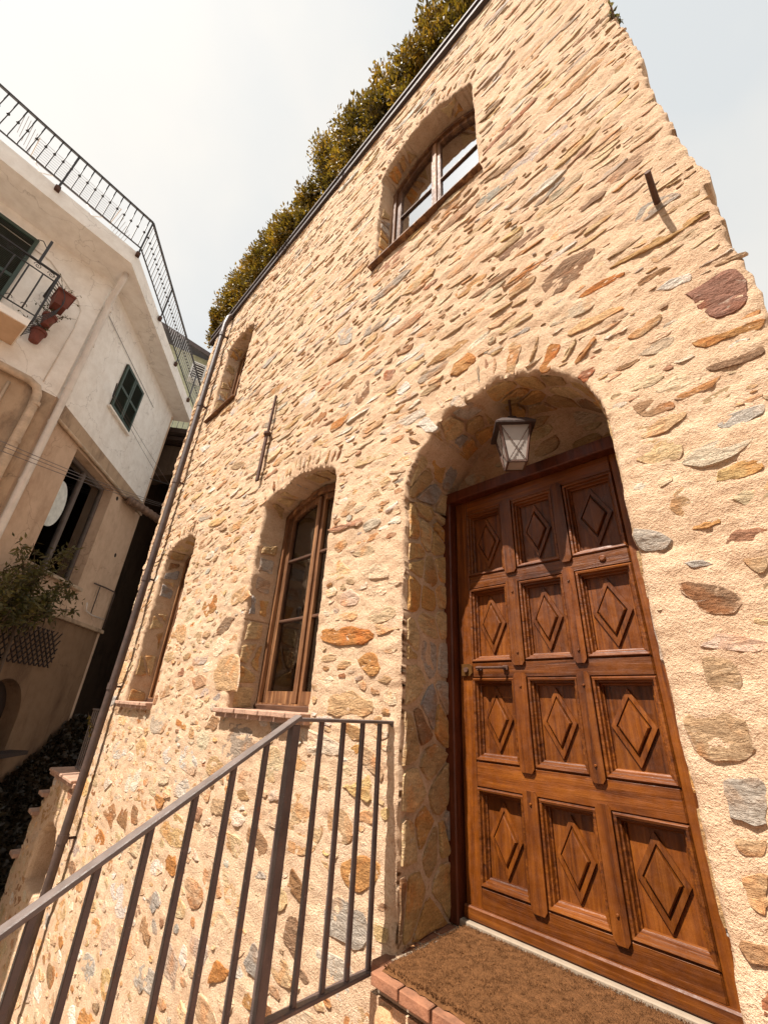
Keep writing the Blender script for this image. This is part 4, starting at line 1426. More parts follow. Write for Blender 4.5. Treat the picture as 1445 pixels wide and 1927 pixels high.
holed(R, 0, 4.38, ZL, EAVE, [], 0.3).build('upper_wall', 'white_stucco', wh)
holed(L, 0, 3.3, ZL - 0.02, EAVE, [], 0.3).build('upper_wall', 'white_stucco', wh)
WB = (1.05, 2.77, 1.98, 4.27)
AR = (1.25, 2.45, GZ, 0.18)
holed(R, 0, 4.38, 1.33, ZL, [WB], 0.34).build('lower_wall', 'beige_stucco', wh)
holed(R, 0, 4.38, GZ, 1.33, [AR], 0.34).build('base_wall', 'damp_shade_stucco', wh)
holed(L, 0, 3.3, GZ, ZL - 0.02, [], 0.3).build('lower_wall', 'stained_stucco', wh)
MB().box(L(3.25, -2.0, 2.3), (0.10, 4.3, 10.6), LX3, LN3).build('end_wall', 'beige_stucco', wh)
MB().box(R(4.33, -2.5, 2.3), (0.10, 5.0, 10.6), RX3, RN3).build('end_wall', 'beige_stucco', wh)
MB().box(R(2.1, -0.75, 0.8), (4.2, 0.05, 7.6), RX3, RN3).build('inner_wall', 'dark_room', wh)
# stained band and moulding where the white plaster ends
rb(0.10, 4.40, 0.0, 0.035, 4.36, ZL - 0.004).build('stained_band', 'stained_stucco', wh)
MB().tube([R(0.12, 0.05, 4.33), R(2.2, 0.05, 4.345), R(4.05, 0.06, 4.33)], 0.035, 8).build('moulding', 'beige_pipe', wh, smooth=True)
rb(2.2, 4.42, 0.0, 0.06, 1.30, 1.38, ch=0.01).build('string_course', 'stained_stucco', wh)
# spandrels of the arched doorway
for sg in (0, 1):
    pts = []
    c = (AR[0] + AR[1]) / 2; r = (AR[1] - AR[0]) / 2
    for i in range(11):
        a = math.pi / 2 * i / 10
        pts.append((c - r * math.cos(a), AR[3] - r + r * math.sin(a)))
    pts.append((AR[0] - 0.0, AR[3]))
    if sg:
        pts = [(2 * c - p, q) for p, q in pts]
    MB().prism(pts, lambda a, b, d: R(a, d, b), -0.003, -0.34).build('spandrel', 'damp_shade_stucco', wh)
dr = rb(1.27, 2.43, -0.30, -0.24, GZ, 0.16).build('door', 'dark_timber', wh)
rb(0.9, 2.6, -0.02, 0.30, -0.98, -0.92).build('canopy', 'dark_timber', wh)
# large window
win = rb(WB[0], WB[1], -0.29, -0.27, WB[2], WB[3]).build('window', 'dark_room', wh)
for a, b_, c, d in ((WB[0], WB[0] + 0.07, WB[2], WB[3]), (WB[1] - 0.07, WB[1], WB[2], WB[3]), (WB[0] + 0.07, WB[1] - 0.07, WB[2], WB[2] + 0.08), (WB[0] + 0.07, WB[1] - 0.07, WB[3] - 0.08, WB[3]), (1.86, 1.96, WB[2] + 0.08, WB[3] - 0.08)):
    rb(a, b_, -0.27, -0.20, c, d, ch=0.006).build('frame', 'window_grey', win)
for a, b_ in ((1.12, 1.86), (1.96, 2.70)):
    rb(a, b_, -0.245, -0.24, WB[2] + 0.08, WB[3] - 0.08).build('pane', 'glass', win)
rb(WB[0] - 0.08, WB[1] + 0.08, -0.30, 0.09, WB[2] - 0.07, WB[2] - 0.002, ch=0.01).build('window_sill', 'beige_pipe', wh)
m = MB()
cl_ = R(1.36, -0.18, 3.22)
pts = [(0.30 * math.cos(2 * math.pi * i / 28), 0.46 * math.sin(2 * math.pi * i / 28)) for i in range(28)]
m.prism(pts, lambda a, b, d: R(1.36 + a, d, 3.22 + b), -0.20, -0.17)
disc = m.build('paper_disc', 'paper_lamp')
tag(disc, 'pale oval paper disc hanging in the large dark window of the beige wall', 'disc')
# louvred shutter on the alley side
def shutter(F, boxf, s0, s1, z0, z1, halves, label=None):
    sh = boxf(s0, s1, 0.005, 0.020, z0, z1).build('shutter', 'dark_timber', wh)
    w = (s1 - s0) / halves
    for k in range(halves):
        a = s0 + w * k; b_ = a + w - 0.012
        zm = (z0 + z1) / 2
        for (p, q, c, d) in ((a, a + 0.055, z0, z1), (b_ - 0.055, b_, z0, z1), (a + 0.055, b_ - 0.055, z0, z0 + 0.07), (a + 0.055, b_ - 0.055, z1 - 0.07, z1), (a + 0.055, b_ - 0.055, zm - 0.035, zm + 0.035)):
            boxf(p, q, 0.021, 0.060, c, d, ch=0.004).build('frame', 'shutter_green', sh)
        for (c, d) in ((z0 + 0.07, zm - 0.035), (zm + 0.035, z1 - 0.07)):
            m = MB()
            n = int((d - c) / 0.032)
            for i in range(n):
                zc = c + (i + 0.5) * (d - c) / n
                A = RX3 if boxf is rb else LX3
                N3 = RN3 if boxf is rb else LN3
                m.box(F((a + b_) / 2, 0.038, zc), (b_ - a - 0.11, 0.030, 0.006), A, (N3 + Vector((0, 0, -0.9))).normalized(), (N3 * 0.9 + Vector((0, 0, 1))).normalized())
            tag(m.build('slats', 'shutter_green', sh), kind='stuff')
    return sh
shutter(R, rb, 1.40, 2.40, 5.63, 6.82, 2)
rb(1.34, 2.46, 0.0, 0.07, 5.565, 5.615, ch=0.006).build('window_sill', 'white_stucco', wh)
shutter(L, lb, 1.20, 1.92, 5.32, 7.36, 1)
shutter(L, lb, 1.94, 2.66, 5.32, 7.36, 1)
# roof terrace slab with fascia
OR, OL = 0.50, 0.78
Kc = np.array([-7.42, 0.02])
Kr = R(4.55, 0.46, 0); Kl = np.array([Kc[0] + LD[0] * 3.3, Kc[1] + LD[1] * 3.3])
poly = [(Kc[0], Kc[1]), (Kr.x, Kr.y), (R(4.55, -4.5, 0).x, R(4.55, -4.5, 0).y), (L(3.3, -4.5, 0).x, L(3.3, -4.5, 0).y), (Kl[0], Kl[1])]
MB().prism(poly, lambda a, b, d: (a, b, d), EAVE, 7.98).build('terrace_slab', 'white_stucco', wh)
sh_ = [(Kc[0] - 0.06, Kc[1] - 0.045), (Kr.x + 0.02, Kr.y - 0.05), poly[2], poly[3], (Kl[0] - 0.07, Kl[1])]
MB().prism(sh_, lambda a, b, d: (a, b, d), 7.982, 8.04).build('terrace_edge', 'white_stucco', wh)
# railing along the terrace edge
def terrace_rail(a, b_, n, posts):
    a = Vector(a); b_ = Vector(b_)
    d = (b_ - a)
    rl = MB().bar(a + Vector((0, 0, 0.88)), b_ + Vector((0, 0, 0.88)), 0.046, 0.030, ch=0.003).build('railing', 'black_iron', wh)
    MB().bar(a + Vector((0, 0, 0.03)), b_ + Vector((0, 0, 0.03)), 0.026, 0.014).build('bottom_bar', 'black_iron', rl)
    b0 = None
    for i in range(n):
        p = a + d * ((i + 0.5) / n)
        c = p + Vector((0, 0, 0.455))
        if b0 is None:
            m = MB().tube([p + Vector((0, 0, 0.03)), p + Vector((0, 0, 0.88))], 0.0095, 6)
            m.lathe(p + Vector((0, 0, 0.47)), [(0.009, -0.030), (0.024, -0.012), (0.024, 0.012), (0.009, 0.030)], 7)
            m.lathe(p + Vector((0, 0, 0.05)), [(0.014, -0.012), (0.014, 0.012)], 6)
            b0 = m.build('baluster', 'black_iron', rl, loc=c)
        else:
            dup(b0, c, rl)
    for t in posts:
        p = a + d * t
        MB().box(p + Vector((0, 0, 0.38)), (0.030, 0.030, 1.02), ch=0.003).build('post', 'black_iron', rl)
        MB().box(p + Vector((0, 0, -0.17)), (0.075, 0.075, 0.10), ch=0.005).build('post_foot', 'rust_iron', rl)
off = Vector((0.025, 0.03, 8.08))
terrace_rail(Vector((Kc[0], Kc[1], 0)) + off, Vector((Kl[0], Kl[1], 0)) + off, 25, (0.0, 0.42, 0.84))
kr2 = R(4.50, 0.49, 0)
terrace_rail(Vector((Kc[0], Kc[1], 0)) + off, Vector((kr2.x, kr2.y, 8.05)), 44, (0.30, 0.58, 0.86))
# drain pipes
MB().tube([R(-0.30, 0.36, EAVE + 0.02), R(-0.26, 0.32, 7.45), R(-0.02, 0.10, 7.06), R(0.03, 0.09, 6.9), R(0.05, 0.09, 5.0), R(0.04, 0.10, 2.0), R(0.02, 0.10, GZ)], 0.058, 12).build('drain_pipe', 'white_pipe', wh, smooth=True)
for z in (6.95, 6.0, 4.9, 4.15, 3.0, 1.8):
    MB().tube([R(0.05, 0.09, z - 0.03), R(0.05, 0.09, z + 0.03)], 0.065, 12).build('pipe_collar', 'white_pipe', wh)
MB().tube([L(3.25, 0.09, 4.70), L(0.42, 0.09, 4.66), L(0.30, 0.10, 4.60), L(0.25, 0.10, 4.48), L(0.23, 0.10, 4.2), L(0.22, 0.10, GZ)], 0.066, 12).build('drain_pipe', 'beige_pipe', wh, smooth=True)
for z in (4.30, 3.55, 2.6):
    MB().tube([L(0.225, 0.10, z - 0.035), L(0.225, 0.10, z + 0.035)], 0.075, 12).build('pipe_collar', 'beige_pipe', wh)
MB().tube([L(0.62, 0.03, 4.5), L(0.60, 0.03, GZ)], 0.022, 8).build('thin_pipe', 'beige_pipe', wh, smooth=True)
# old fat duct leaving the wall end
pts = [R(3.25 + 0.06 * i, 0.16 + 0.012 * i, 4.28 + 0.004 * i) for i in range(28)]
MB().tube(pts, [0.10 + 0.012 * math.sin(i * 1.9) for i in range(28)], 12).build('duct', 'duct_metal', wh, smooth=True)
# pipework low on the wall
m = MB().tube([R(3.27, 0.05, 2.21), R(3.8, 0.05, 2.25), R(4.30, 0.05, 2.27), R(4.33, 0.05, 2.2), R(4.33, 0.05, 1.42)], 0.016, 7)
m.tube([R(3.55, 0.05, 2.23), R(3.56, 0.05, 1.60)], 0.012, 6)
m.build('conduit', 'pipe_brown', wh, smooth=True)
MB().tube([R(3.25, 0.05, 1.78), R(3.30, 0.06, 1.62), R(3.6, 0.06, 1.58), R(4.2, 0.05, 1.60)], 0.014, 7).build('conduit', 'white_pipe', wh, smooth=True)
for s_, z in ((3.02, 4.18), (3.83, 3.05)):
    MB().tube([R(s_, 0.004, z), R(s_, -0.02, z)], 0.05, 12).build('vent_hole', 'dark_room', wh)
# clothes-line hardware and wires
m = MB().tube([R(0.62, 0.46, 5.62), R(1.30, 0.06, 5.87)], 0.013, 6)
m.tube([R(1.02, 0.22, 5.74), R(1.04, 0.22, 5.60)], 0.010, 6)
m.build('line_arm', 'black_iron', wh)
MB().tube([R(4.2, 0.02, 5.40), R(4.5, 0.45, 5.42)], 0.012, 6).build('line_arm', 'black_iron', wh)
for k, (a, b_) in enumerate((((-0.94, 0.3, 3.12), (4.75, 0.30, 4.93)), ((-0.90, 0.34, 3.06), (4.75, 0.33, 4.88)), ((-0.90, 0.30, 3.00), (4.75, 0.27, 4.84)))):
    A, B = R(*a), R(*b_)
    pts = [A + (B - A) * (i / 12) + Vector((0, 0, -0.05 * math.sin(math.pi * i / 12))) for i in range(13)]
    tag(MB().tube(pts, 0.006, 5).build('clothes_line', 'wire'), 'thin clothes line strung along the beige wall past its large window', 'clothes line', 'clothes lines along the beige wall')
for a, b_ in (((1.32, 0.06, 5.86), (4.50, 0.42, 5.44)), ((1.15, 0.18, 5.66), (4.35, 0.25, 5.42))):
    A, B = R(*a), R(*b_)
    tag(MB().tube([A, (A + B) / 2 + Vector((0, 0, -0.02)), B], 0.005, 5).build('clothes_line', 'wire'), 'thin clothes line stretched under the small green shutter on the white wall', 'clothes line', 'clothes lines under the small green shutter')
MB().tube([L(3.2, 0.02, 7.24), L(0.95, 0.02, 7.15), L(0.35, 0.02, 6.72), L(0.25, 0.02, 6.55), L(0.22, 0.02, 6.1), L(0.25, 0.02, 4.8)], 0.010, 6).build('cable', 'white_pipe', wh, smooth=True)
MB().tube([R(0.25, 0.02, 7.0), R(1.0, 0.02, 6.98), R(3.1, 0.02, 6.95)], 0.006, 5).build('cable', 'wire', wh, smooth=True)

# balcony on the left side
bal = lb(0.80, 3.2, 0.0, 0.72, 5.14, 5.27).build('balcony', 'white_stucco', wh)
lb(0.82, 3.2, 0.02, 0.70, 5.125, 5.139).build('balcony_underside', 'soffit_stucco', bal)
MB().bar(L(0.78, 0.70, 6.38), L(3.2, 0.70, 6.38), 0.04, 0.030, ch=0.004).build('top_rail', 'black_iron', bal)
MB().bar(L(0.78, 0.70, 6.22), L(3.2, 0.70, 6.22), 0.018, 0.014).build('middle_rail', 'black_iron', bal)
MB().bar(L(0.78, 0.70, 5.40), L(3.2, 0.70, 5.40), 0.018, 0.014).build('bottom_rail', 'black_iron', bal)
MB().bar(L(0.78, 0.70, 6.38), L(0.78, 0.0, 6.38), 0.04, 0.030, ch=0.004).build('top_rail', 'black_iron', bal)
MB().bar(L(0.78, 0.70, 5.40), L(0.78, 0.0, 5.40), 0.018, 0.014).build('bottom_rail', 'black_iron', bal)
MB().box(L(0.78, 0.70, 5.83), (0.03, 0.03, 1.12), LX3, LN3).build('post', 'black_iron', bal)
def bowed(p, out, z0, z1, amp):
    pts = []
    for i in range(11):
        t = i / 10
        pts.append(p + out * (amp * math.sin(math.pi * t ** 0.75)) + Vector((0, 0, z0 + (z1 - z0) * (1 - t))))
    return pts
for i in range(12):
    s_ = 0.96 + 0.19 * i
    MB().tube(bowed(L(s_, 0.70, 0), LN3, 5.40, 6.22, 0.10), 0.011, 6).build('baluster', 'black_iron', bal, smooth=True)
    c = L(s_ - 0.09, 0.70, 6.30)
    pts = [c + LX3 * (0.055 * (1 - q / 26) * math.cos(q * 0.42)) + Vector((0, 0, 0.055 * (1 - q / 26) * math.sin(q * 0.42))) for q in range(24)]
    MB().tube(pts, 0.0055, 5).build('scroll', 'black_iron', bal, smooth=True)
    c = L(s_, 0.71, 5.46)
    pts = [c + LX3 * (0.04 * math.cos(q * 0.4)) + Vector((0, 0, 0.04 * math.sin(q * 0.4))) for q in range(9)]
    MB().tube(pts, 0.0055, 5).build('scroll', 'black_iron', bal, smooth=True)
for i in range(9):
    MB().tube(bowed(L(0.78, 0.64 - 0.075 * i, 0), -LX3, 5.40, 6.34, 0.22), 0.0065, 6).build('baluster', 'black_iron', bal, smooth=True)
m = MB().bar(L(1.07, 0.70, 6.36), L(1.07, 0.70, 6.92), 0.035, 0.035)
m.tube([L(1.07, 0.70, 6.72), L(1.16, 0.72, 6.80), L(1.22, 0.74, 6.74)], 0.008, 5)
m.build('line_post', 'black_iron', bal)
# flower pots hung on the balcony side
def leaf_cloud(name, pts, nrm, size, mat, parent=None, elong=1.9, droop=0.2, fold=0.25, shade=(0.6, 1.3)):
    n = len(pts)
    pts = np.asarray(pts, float); nrm = np.asarray(nrm, float)
    nrm = nrm / np.maximum(np.linalg.norm(nrm, axis=1), 1e-6)[:, None]
    r = rng.normal(0, 1, (n, 3))
    a = nrm * 0.8 + r * 0.7
    a[:, 2] -= droop
    a /= np.linalg.norm(a, axis=1)[:, None]
    t = np.cross(a, rng.normal(0, 1, (n, 3)))
    t /= np.linalg.norm(t, axis=1)[:, None]
    u = np.cross(a, t)
    sz = size * rng.uniform(0.6, 1.25, n)[:, None]
    w = sz / elong
    p0 = pts
    p1 = pts + a * sz * 0.5 + t * w * 0.5 + u * w * fold
    p2 = pts + a * sz
    p3 = pts + a * sz * 0.5 - t * w * 0.5 + u * w * fold
    V = np.stack([p0, p1, p2, p3], 1).reshape(-1, 3)
    loc = V.mean(0)
    me = bpy.data.meshes.new(name)
    me.vertices.add(4 * n); me.loops.add(6 * n); me.polygons.add(2 * n)
    me.vertices.foreach_set('co', (V - loc).astype(np.float32).ravel())
    b_ = np.arange(n)[:, None] * 4
    me.loops.foreach_set('vertex_index', (b_ + np.array([0, 1, 2, 0, 2, 3])).astype(np.int32).ravel())
    me.polygons.foreach_set('loop_start', np.arange(0, 6 * n, 3, dtype=np.int32))
    me.polygons.foreach_set('loop_total', np.full(2 * n, 3, np.int32))
    me.update(calc_edges=True)
    k = rng.uniform(shade[0], shade[1], n)
    ca = me.color_attributes.new('Col', 'FLOAT_COLOR', 'POINT')
    cc = np.stack([k * rng.uniform(0.92, 1.15, n), k, k * rng.uniform(0.8, 1.1, n), np.ones(n)], 1)
    ca.data.foreach_set('color', np.repeat(cc, 4, 0).astype(np.float32).ravel())
    return link(name, me, mat, parent, tuple(float(x) for x in loc))
def twig_plant(root, base, n, spread, hgt, leafn, size, mat):
    m = MB()
    P = []; N = []
    for i in range(n):
        d = Vector((random.gauss(0, spread), random.gauss(0, spread), random.uniform(0.5, 1.0) * hgt))
        pts = [base, base + d * 0.5 + Vector((random.gauss(0, .02), random.gauss(0, .02), 0)), base + d]
        m.tube(pts, [0.006, 0.004, 0.002], 5)
        for k in range(leafn):
            t = random.uniform(0.35, 1.0)
            q = base + d * t
            P.append((q.x, q.y, q.z)); N.append((random.gauss(0, 1), random.gauss(0, 1), random.gauss(0.2, 1)))
    m.build('stems', 'bark', root)
    leaf_cloud('leaves', P, N, size, mat, root)
for k, (s_, o, z, w, h_, lab) in enumerate(((0.58, 0.42, 5.98, 0.30, 0.26, 'rectangular clay planter with thin sprigs hung highest on the balcony side'), (0.60, 0.30, 5.62, 0.20, 0.24, 'clay pot hung in a wire holder below the rectangular planter on the balcony'), (0.62, 0.16, 5.32, 0.22, 0.25, 'lowest clay pot with trailing stems on the balcony side'))):
    t_ = thing('flower_pot', L(s_, o, z), lab, 'flower pot')
    if k == 0:
        m = MB()
        for sx in (0,):
            vs = []
            for ww, zz in ((0.36, 0.0), (0.48, h_), (0.54, h_), (0.54, h_ + 0.03)):
                for a, b_ in ((-1, -1), (1, -1), (1, 1), (-1, 1)):
                    vs.append(L(s_ + a * ww * 0.25, o + b_ * ww * 0.36, z + zz))
            fs = [(0, 1, 2, 3), (12, 13, 14, 15)]
            for q in range(3):
                for i in range(4):
                    j = (i + 1) % 4
                    fs.append((q * 4 + i, q * 4 + j, q * 4 + 4 + j, q * 4 + 4 + i))
            m.add(vs, fs)
        m.build('pot', 'flower_pot_clay', t_)
    else:
        MB().lathe(L(s_, o, z), [(w * 0.32, 0), (w * 0.46, h_ * 0.8), (w * 0.54, h_ * 0.8), (w * 0.54, h_)], 16).build('pot', 'flower_pot_clay', t_)
    twig_plant(t_, L(s_, o, z + h_), 16, 0.13, 0.34 if k == 0 else 0.22, 7, 0.045, 'bush_leaf')
    MB().tube([L(s_ + 0.02, o - 0.1, z + h_ * 0.5), L(0.74, o, z + h_ * 0.6)], 0.004, 5).build('hook', 'black_iron', t_)
# drying rack on the terrace
rk = thing('drying_rack', L(1.2, 0.25, 8.05), 'folding wire clothes drying rack standing on the white terrace', 'drying rack')
def Tq(s_, o, z): return L(s_, o, z)
for s_ in (0.62, 1.5):
    MB().tube([Tq(s_, 0.52, 8.05), Tq(s_ + 0.35, 0.10, 8.92)], 0.010, 6).build('leg', 'white_pipe', rk)
    MB().tube([Tq(s_ + 0.35, 0.52, 8.05), Tq(s_, 0.10, 8.92)], 0.010, 6).build('leg', 'white_pipe', rk)
for i in range(10):
    o = 0.05 + 0.055 * i
    MB().tube([Tq(0.5, o, 8.93), Tq(1.9, o, 8.93)], 0.004, 5).build('wire_bar', 'wire', rk)
for s_ in (0.5, 1.9):
    MB().tube([Tq(s_, 0.03, 8.93), Tq(s_, 0.56, 8.93)], 0.009, 6).build('end_bar', 'white_pipe', rk)
for i in range(7):
    MB().tube([Tq(0.5 - 0.05 * i, 0.05, 8.92 - 0.07 * i), Tq(0.5 - 0.05 * i, 0.56, 8.92 - 0.07 * i)], 0.004, 5).build('wing_bar', 'wire', rk)
    MB().tube([Tq(1.9 + 0.05 * i, 0.05, 8.92 + 0.05 * i), Tq(1.9 + 0.05 * i, 0.56, 8.92 + 0.05 * i)], 0.004, 5).build('wing_bar', 'wire', rk)

# ---------------------------------------------------------------- covered passage at the end of the alley
ps = thing('stone_passage', R(6.0, 1.5, GZ), 'dark old stone archway passage bridging the narrow alley behind the plaster house', 'archway')
m = MB()
pts = [(-0.9, 6.15), (3.5, 6.15), (3.5, 6.95), (-0.9, 6.95)]
arch = [(-0.9 + 4.4 * i / 16, 5.70 + 0.45 * math.sin(math.pi * i / 16)) for i in range(17)]
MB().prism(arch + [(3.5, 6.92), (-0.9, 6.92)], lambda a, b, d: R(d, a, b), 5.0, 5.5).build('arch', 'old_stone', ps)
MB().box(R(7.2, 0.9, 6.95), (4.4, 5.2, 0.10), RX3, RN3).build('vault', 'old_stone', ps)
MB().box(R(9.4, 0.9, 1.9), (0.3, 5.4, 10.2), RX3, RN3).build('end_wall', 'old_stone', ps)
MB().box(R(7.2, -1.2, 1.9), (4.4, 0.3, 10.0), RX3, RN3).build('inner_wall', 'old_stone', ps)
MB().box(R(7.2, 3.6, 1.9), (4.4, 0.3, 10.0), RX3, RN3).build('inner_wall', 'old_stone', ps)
for i in range(5):
    MB().box(R(4.75 + 0.1 * i, 0.9, 7.12 + 0.0 * i), (0.07, 5.0, 0.12), RX3, RN3).build('beam', 'dark_timber', ps)
MB().box(R(7.0, 0.9, 7.30), (4.9, 5.2, 0.16), RX3, RN3).build('deck', 'dark_timber', ps)
for i in range(14):
    MB().tube([R(5.0, -1.2 + 0.16 * i, 7.38), R(5.0, -1.2 + 0.16 * i, 8.25)], 0.010, 6).build('baluster', 'black_iron', ps)
MB().bar(R(5.0, -1.5, 8.25), R(5.0, 1.3, 8.25), 0.03, 0.025).build('top_rail', 'black_iron', ps)
# pale green house behind, high up the hill
gh = thing('green_house', (-19, 5, GZ), 'pale green house with dark tiled roof and wall fan box, high behind the alley', 'house')
def Gb(a, t, z): return Vector((-18.0 + 0.22 * a + t * -1.0, a, z))
GX3, GY3 = Vector((0.22, 1, 0)).normalized(), Vector((-1, 0.22, 0)).normalized()
MB().box(Vector((-19.0, 5.2, 6.2)), (7.2, 3.0, 18.4), GX3, GY3).build('wall', 'green_stucco', gh)
gr = MB().add([(-17.55, 0.9, 16.0), (-17.0, 4.75, 15.35), (-16.5, 9.4, 15.1), (-21.5, 9.4, 17.4), (-21.5, 0.9, 18.0), (-17.55, 0.9, 15.75), (-17.0, 4.75, 15.1), (-16.5, 9.4, 14.85), (-21.5, 9.4, 17.15), (-21.5, 0.9, 17.75)], [(0, 1, 2, 3, 4), (9, 8, 7, 6, 5), (0, 5, 6, 1), (1, 6, 7, 2), (2, 7, 8, 3), (3, 8, 9, 4), (4, 9, 5, 0)]).build('roof', 'roof_slate', gh)
MB().box(Vector((-17.35, 4.05, 14.1)), (0.62, 0.40, 1.0), GX3, GY3).build('fan_box', 'ac_white', gh)
MB().box(Vector((-17.14, 4.0, 14.1)), (0.48, 0.02, 0.82), GX3, GY3).build('grille', 'dark_room', gh)
for i in range(6):
    MB().box(Vector((-17.12, 4.0, 13.76 + 0.136 * i)), (0.46, 0.03, 0.022), GX3, GY3).build('grille_bar', 'ac_white', gh)

# unseen house behind the viewer, added to cut sky light on the facade
oh = thing('sky_blocker_house', (1.0, -6.0, GZ), 'plain plastered house added unseen behind the viewer, blocking sky light from the stone house', 'house')
MB().box((0.8, -7.6, 1.0), (10.6, 4.0, 8.0)).build('wall', 'beige_stucco', oh)
MB().box((0.8, -7.5, 5.07), (11.2, 4.5, 0.14)).build('roof', 'roof_slate', oh)
for x in (-3.0, -0.4, 2.2, 4.8):
    for z in (0.2, 3.4):
        w_ = MB().box((x, -5.585, z), (0.95, 0.06, 1.5), ch=0.01).build('window', 'dark_timber', oh)
        MB().box((x, -5.56, z), (0.06, 0.06, 1.4)).build('mullion', 'window_wood', w_)

# ---------------------------------------------------------------- low stair wall left of the downpipe
cop = MB().box((-6.85, 1.72, -0.925), (1.25, 0.34, 0.05), ch=0.008).build('coping', 'sill_tile', house)
for i in range(5):
    MB().box((-7.30 + 0.235 * i, 1.70, -0.885), (0.225, 0.36, 0.035), ch=0.008).build('tile', 'sill_tile', cop)
for x, z in ((-7.50, -1.185), (-7.73, -1.415), (-7.95, -1.895)):
    MB().box((x, 1.70, z + 0.02), (0.24, 0.34, 0.045), ch=0.008).build('step_tile', 'sill_tile', house)
sr = thing('iron_fence', (-6.7, 1.72, -0.86), 'thin iron railing standing on the tiled low wall by the downpipe', 'railing')
MB().bar((-7.15, 1.74, -0.17), (-6.10, 1.74, -0.17), 0.03, 0.018).build('top_rail', 'handrail_paint', sr)
MB().bar((-7.15, 1.74, -0.84), (-6.10, 1.74, -0.84), 0.025, 0.014).build('bottom_rail', 'handrail_paint', sr)
b0 = None
for i in range(12):
    c = (-7.12 + 0.09 * i, 1.74, -0.505)
    if b0 is None:
        b0 = MB().tube([(c[0], c[1], -0.86), (c[0], c[1], -0.17)], 0.009, 6).build('baluster', 'handrail_paint', sr, loc=c)
    else:
        dup(b0, c, sr)

# ---------------------------------------------------------------- hedge bushes on the roof edge
def bush(root, c, rx, ry, rz, n, size, mat, clumps=26):
    # leaves gathered in sprigs through an uneven volume
    P = []; N = []
    per = n // clumps
    for k in range(clumps):
        d = rng.normal(0, 1, 3)
        d /= np.linalg.norm(d)
        rr = random.uniform(0.35, 1.0)
        q = np.array([c[0] + d[0] * rx * rr, c[1] + d[1] * ry * rr, c[2] + d[2] * rz * rr])
        cr = random.uniform(0.14, 0.26) * (rx + rz) / 1.2
        e = rng.normal(0, 1, (per, 3))
        e /= np.linalg.norm(e, axis=1)[:, None]
        rad = cr * rng.uniform(0.3, 1.05, (per, 1))
        pts = q + e * rad * (1.0, 0.9, 1.15)
        nn = e * 0.7 + d * 0.5
        nn[:, 2] += 0.5
        P.append(pts); N.append(nn)
    return leaf_cloud('crown', np.concatenate(P), np.concatenate(N), size, mat, root, elong=2.1, droop=-0.15, shade=(0.45, 1.5))
HB = [(-6.52, 7.28, 0.30), (-6.12, 7.72, 0.36), (-5.62, 7.98, 0.38), (-5.1, 8.02, 0.38), (-4.58, 7.88, 0.37), (-4.08, 7.62, 0.34), (-3.66, 7.40, 0.30),
      (-3.18, 8.45, 0.40), (-2.66, 8.52, 0.42), (-2.12, 8.30, 0.42), (-1.62, 8.02, 0.40), (-1.15, 8.05, 0.36), (-0.78, 8.1, 0.36)]
for i, (x, top, w) in enumerate(HB):
    base = float(roof_z(x)) + 0.06
    t_ = thing('hedge_bush', (x, 1.72, base), 'small end bush of the roof hedge overhanging the corner above the downpipe' if i == 0 else ('lower olive green bush in the roof hedge between the downpipe corner and the dip' if i < 7 else 'taller olive green bush in the roof hedge beyond the dip, above the upper double window'), 'bush', 'lower hedge bushes on the roof edge' if i < 7 else 'taller hedge bushes on the roof edge')
    MB().tube([(x, 1.72, base - 0.03), (x + 0.03, 1.71, base + 0.5), (x, 1.70, (base + top) / 2 + 0.2)], [0.035, 0.028, 0.012], 7).build('trunk', 'bark', t_)
    cz = (base + top) / 2 - 0.02
    bush(t_, (x, 1.70, cz), w * 0.85, 0.30, (top - base) / 2 * 0.86, 6200, 0.066, 'hedge_leaf', 34)

# shrub against the beige wall, with trellis below
sh1 = thing('climbing_shrub', R(1.2, 0.35, GZ), 'loose green shrub climbing the beige wall beneath the large window', 'shrub')
P = []; N = []
m = MB()
for i in range(40):
    b_ = R(random.uniform(0.2, 1.5), random.uniform(0.12, 0.4), random.uniform(0.7, 1.3))
    tip = R(random.uniform(0.0, 2.1), random.uniform(0.1, 0.6), random.uniform(0.9, 1.9) if i > 6 else random.uniform(1.9, 2.5))
    mid = (b_ + tip) / 2 + Vector((0, 0, 0.25))
    pts = [b_ * (1 - t) ** 2 + mid * (2 * t * (1 - t)) + tip * t ** 2 for t in [k / 8 for k in range(9)]]
    m.tube(pts, [0.010 - 0.0009 * k for k in range(9)], 5)
    for k in range(70):
        t = random.uniform(0.15, 1.0)
        q = b_ * (1 - t) ** 2 + mid * (2 * t * (1 - t)) + tip * t ** 2
        P.append((q.x + random.gauss(0, 0.05), q.y + random.gauss(0, 0.05), q.z + random.gauss(0, 0.04)))
        N.append(tuple((tip - b_) * 0.5 + Vector((random.gauss(0, .5), random.gauss(0, .5), random.gauss(-0.1, .4)))))
m.tube([R(1.0, 0.3, GZ), R(1.05, 0.3, -0.5), R(0.95, 0.3, 1.2)], [0.04, 0.03, 0.02], 7)
m.build('stems', 'bark', sh1, smooth=True)
leaf_cloud('leaves', P, N, 0.105, 'bush_leaf', sh1, elong=2.8, droop=0.25)
tr_ = thing('trellis', R(2.0, 0.08, 0.4), 'dark diamond lattice trellis fixed to the beige wall under the shrub', 'trellis')
s0, s1, z0, z1 = 1.05, 2.75, 0.42, 1.05
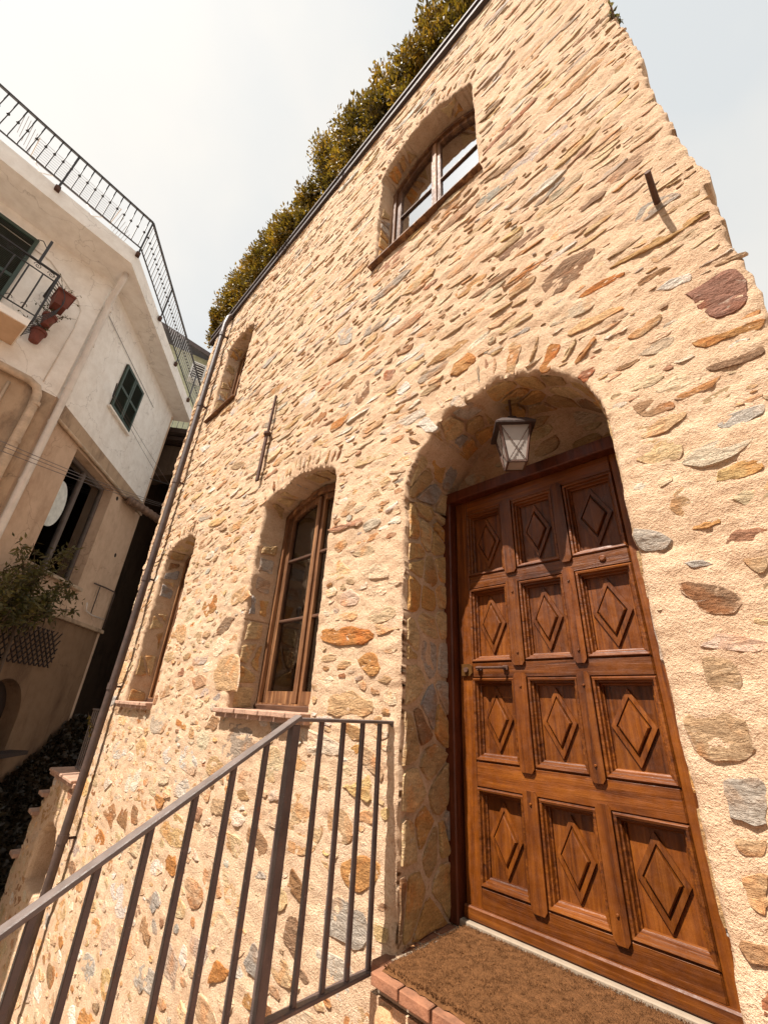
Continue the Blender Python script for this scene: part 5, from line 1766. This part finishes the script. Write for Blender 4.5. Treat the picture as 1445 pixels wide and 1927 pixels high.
for i in range(-4, 14):
    for sg in (1, -1):
        a = s0 + 0.15 * i
        b_ = a + sg * (z1 - z0)
        pa, pb = (a, z0), (b_, z1)
        pts = []
        for k in range(2):
            pass
        t0, t1 = 0.0, 1.0
        for lim, sgn in ((s0, 1), (s1, -1)):
            fa, fb = sgn * (pa[0] - lim), sgn * (pb[0] - lim)
            if fa < 0 and fb < 0:
                t0, t1 = 1, 0
            elif fa < 0:
                t0 = max(t0, fa / (fa - fb))
            elif fb < 0:
                t1 = min(t1, fa / (fa - fb))
        if t1 - t0 > 0.08:
            q = lambda t: R(pa[0] + (pb[0] - pa[0]) * t, 0.06 + (0.012 if sg > 0 else 0), pa[1] + (pb[1] - pa[1]) * t)
            MB().bar(q(t0), q(t1), 0.012, 0.022, up=tuple(RN3)).build('lath', 'dark_timber', tr_)
# ivy bank at the foot of the plaster house
iv = thing('ivy_bank', R(3.3, 0.4, GZ), 'dark ivy heaped against the foot of the beige wall', 'ivy')
n = 9000
ss = rng.uniform(2.3, 4.7, n)
hz = -0.45 - 0.55 * np.clip(4.4 - ss, 0, 3) + 0.14 * vn(ss * 4, ss * 0, 3)
zz = GZ + (hz - GZ) * rng.uniform(0, 1, n) ** 0.6
oo = 0.10 + 0.55 * (1 - (zz - GZ) / np.maximum(hz - GZ, 0.2)) + rng.uniform(-0.08, 0.12, n)
pp = HC[None, :] + RD[None, :] * ss[:, None] + RN[None, :] * oo[:, None]
leaf_cloud('leaves', np.stack([pp[:, 0], pp[:, 1], zz], 1), np.repeat([[RN[0], RN[1], 0.4]], n, 0), 0.11, 'ivy_leaf', iv, elong=1.3, droop=0.2)
m = MB()
for k in range(6):
    m.tube([R(2.6 + 0.35 * k, 0.1, GZ), R(2.7 + 0.33 * k, 0.06, -2.2), R(2.65 + 0.35 * k, 0.05, -1.6)], 0.02, 6)
m.build('stems', 'bark', iv)
# big clay pot
pt = thing('clay_pot', (-11.35, 2.62, GZ), 'large round terracotta pot standing in the dark alley by the ivy', 'pot')
MB().lathe((-11.35, 2.62, GZ), [(0.26, 0.0), (0.40, 0.34), (0.42, 0.40), (0.47, 0.40), (0.47, 0.50), (0.41, 0.50), (0.38, 0.44)], 28).build('body', 'terracotta', pt, smooth=False)
# weed on the wall corner, tuft by the low railing
wd_ = thing('wall_weed', (0.19, 1.60, 4.02), 'small tuft of weed growing from the top right corner of the stone facade', 'weed')
twig_plant(wd_, Vector((0.205, 1.62, 4.03)), 7, 0.035, 0.13, 9, 0.035, 'bush_leaf')
wd2 = thing('fence_weed', (-6.6, 1.74, -0.87), 'straggling yellow green weed caught on the thin iron railing of the low wall', 'weed')
twig_plant(wd2, Vector((-6.6, 1.72, -0.55)), 16, 0.12, 0.42, 10, 0.05, 'hedge_leaf')
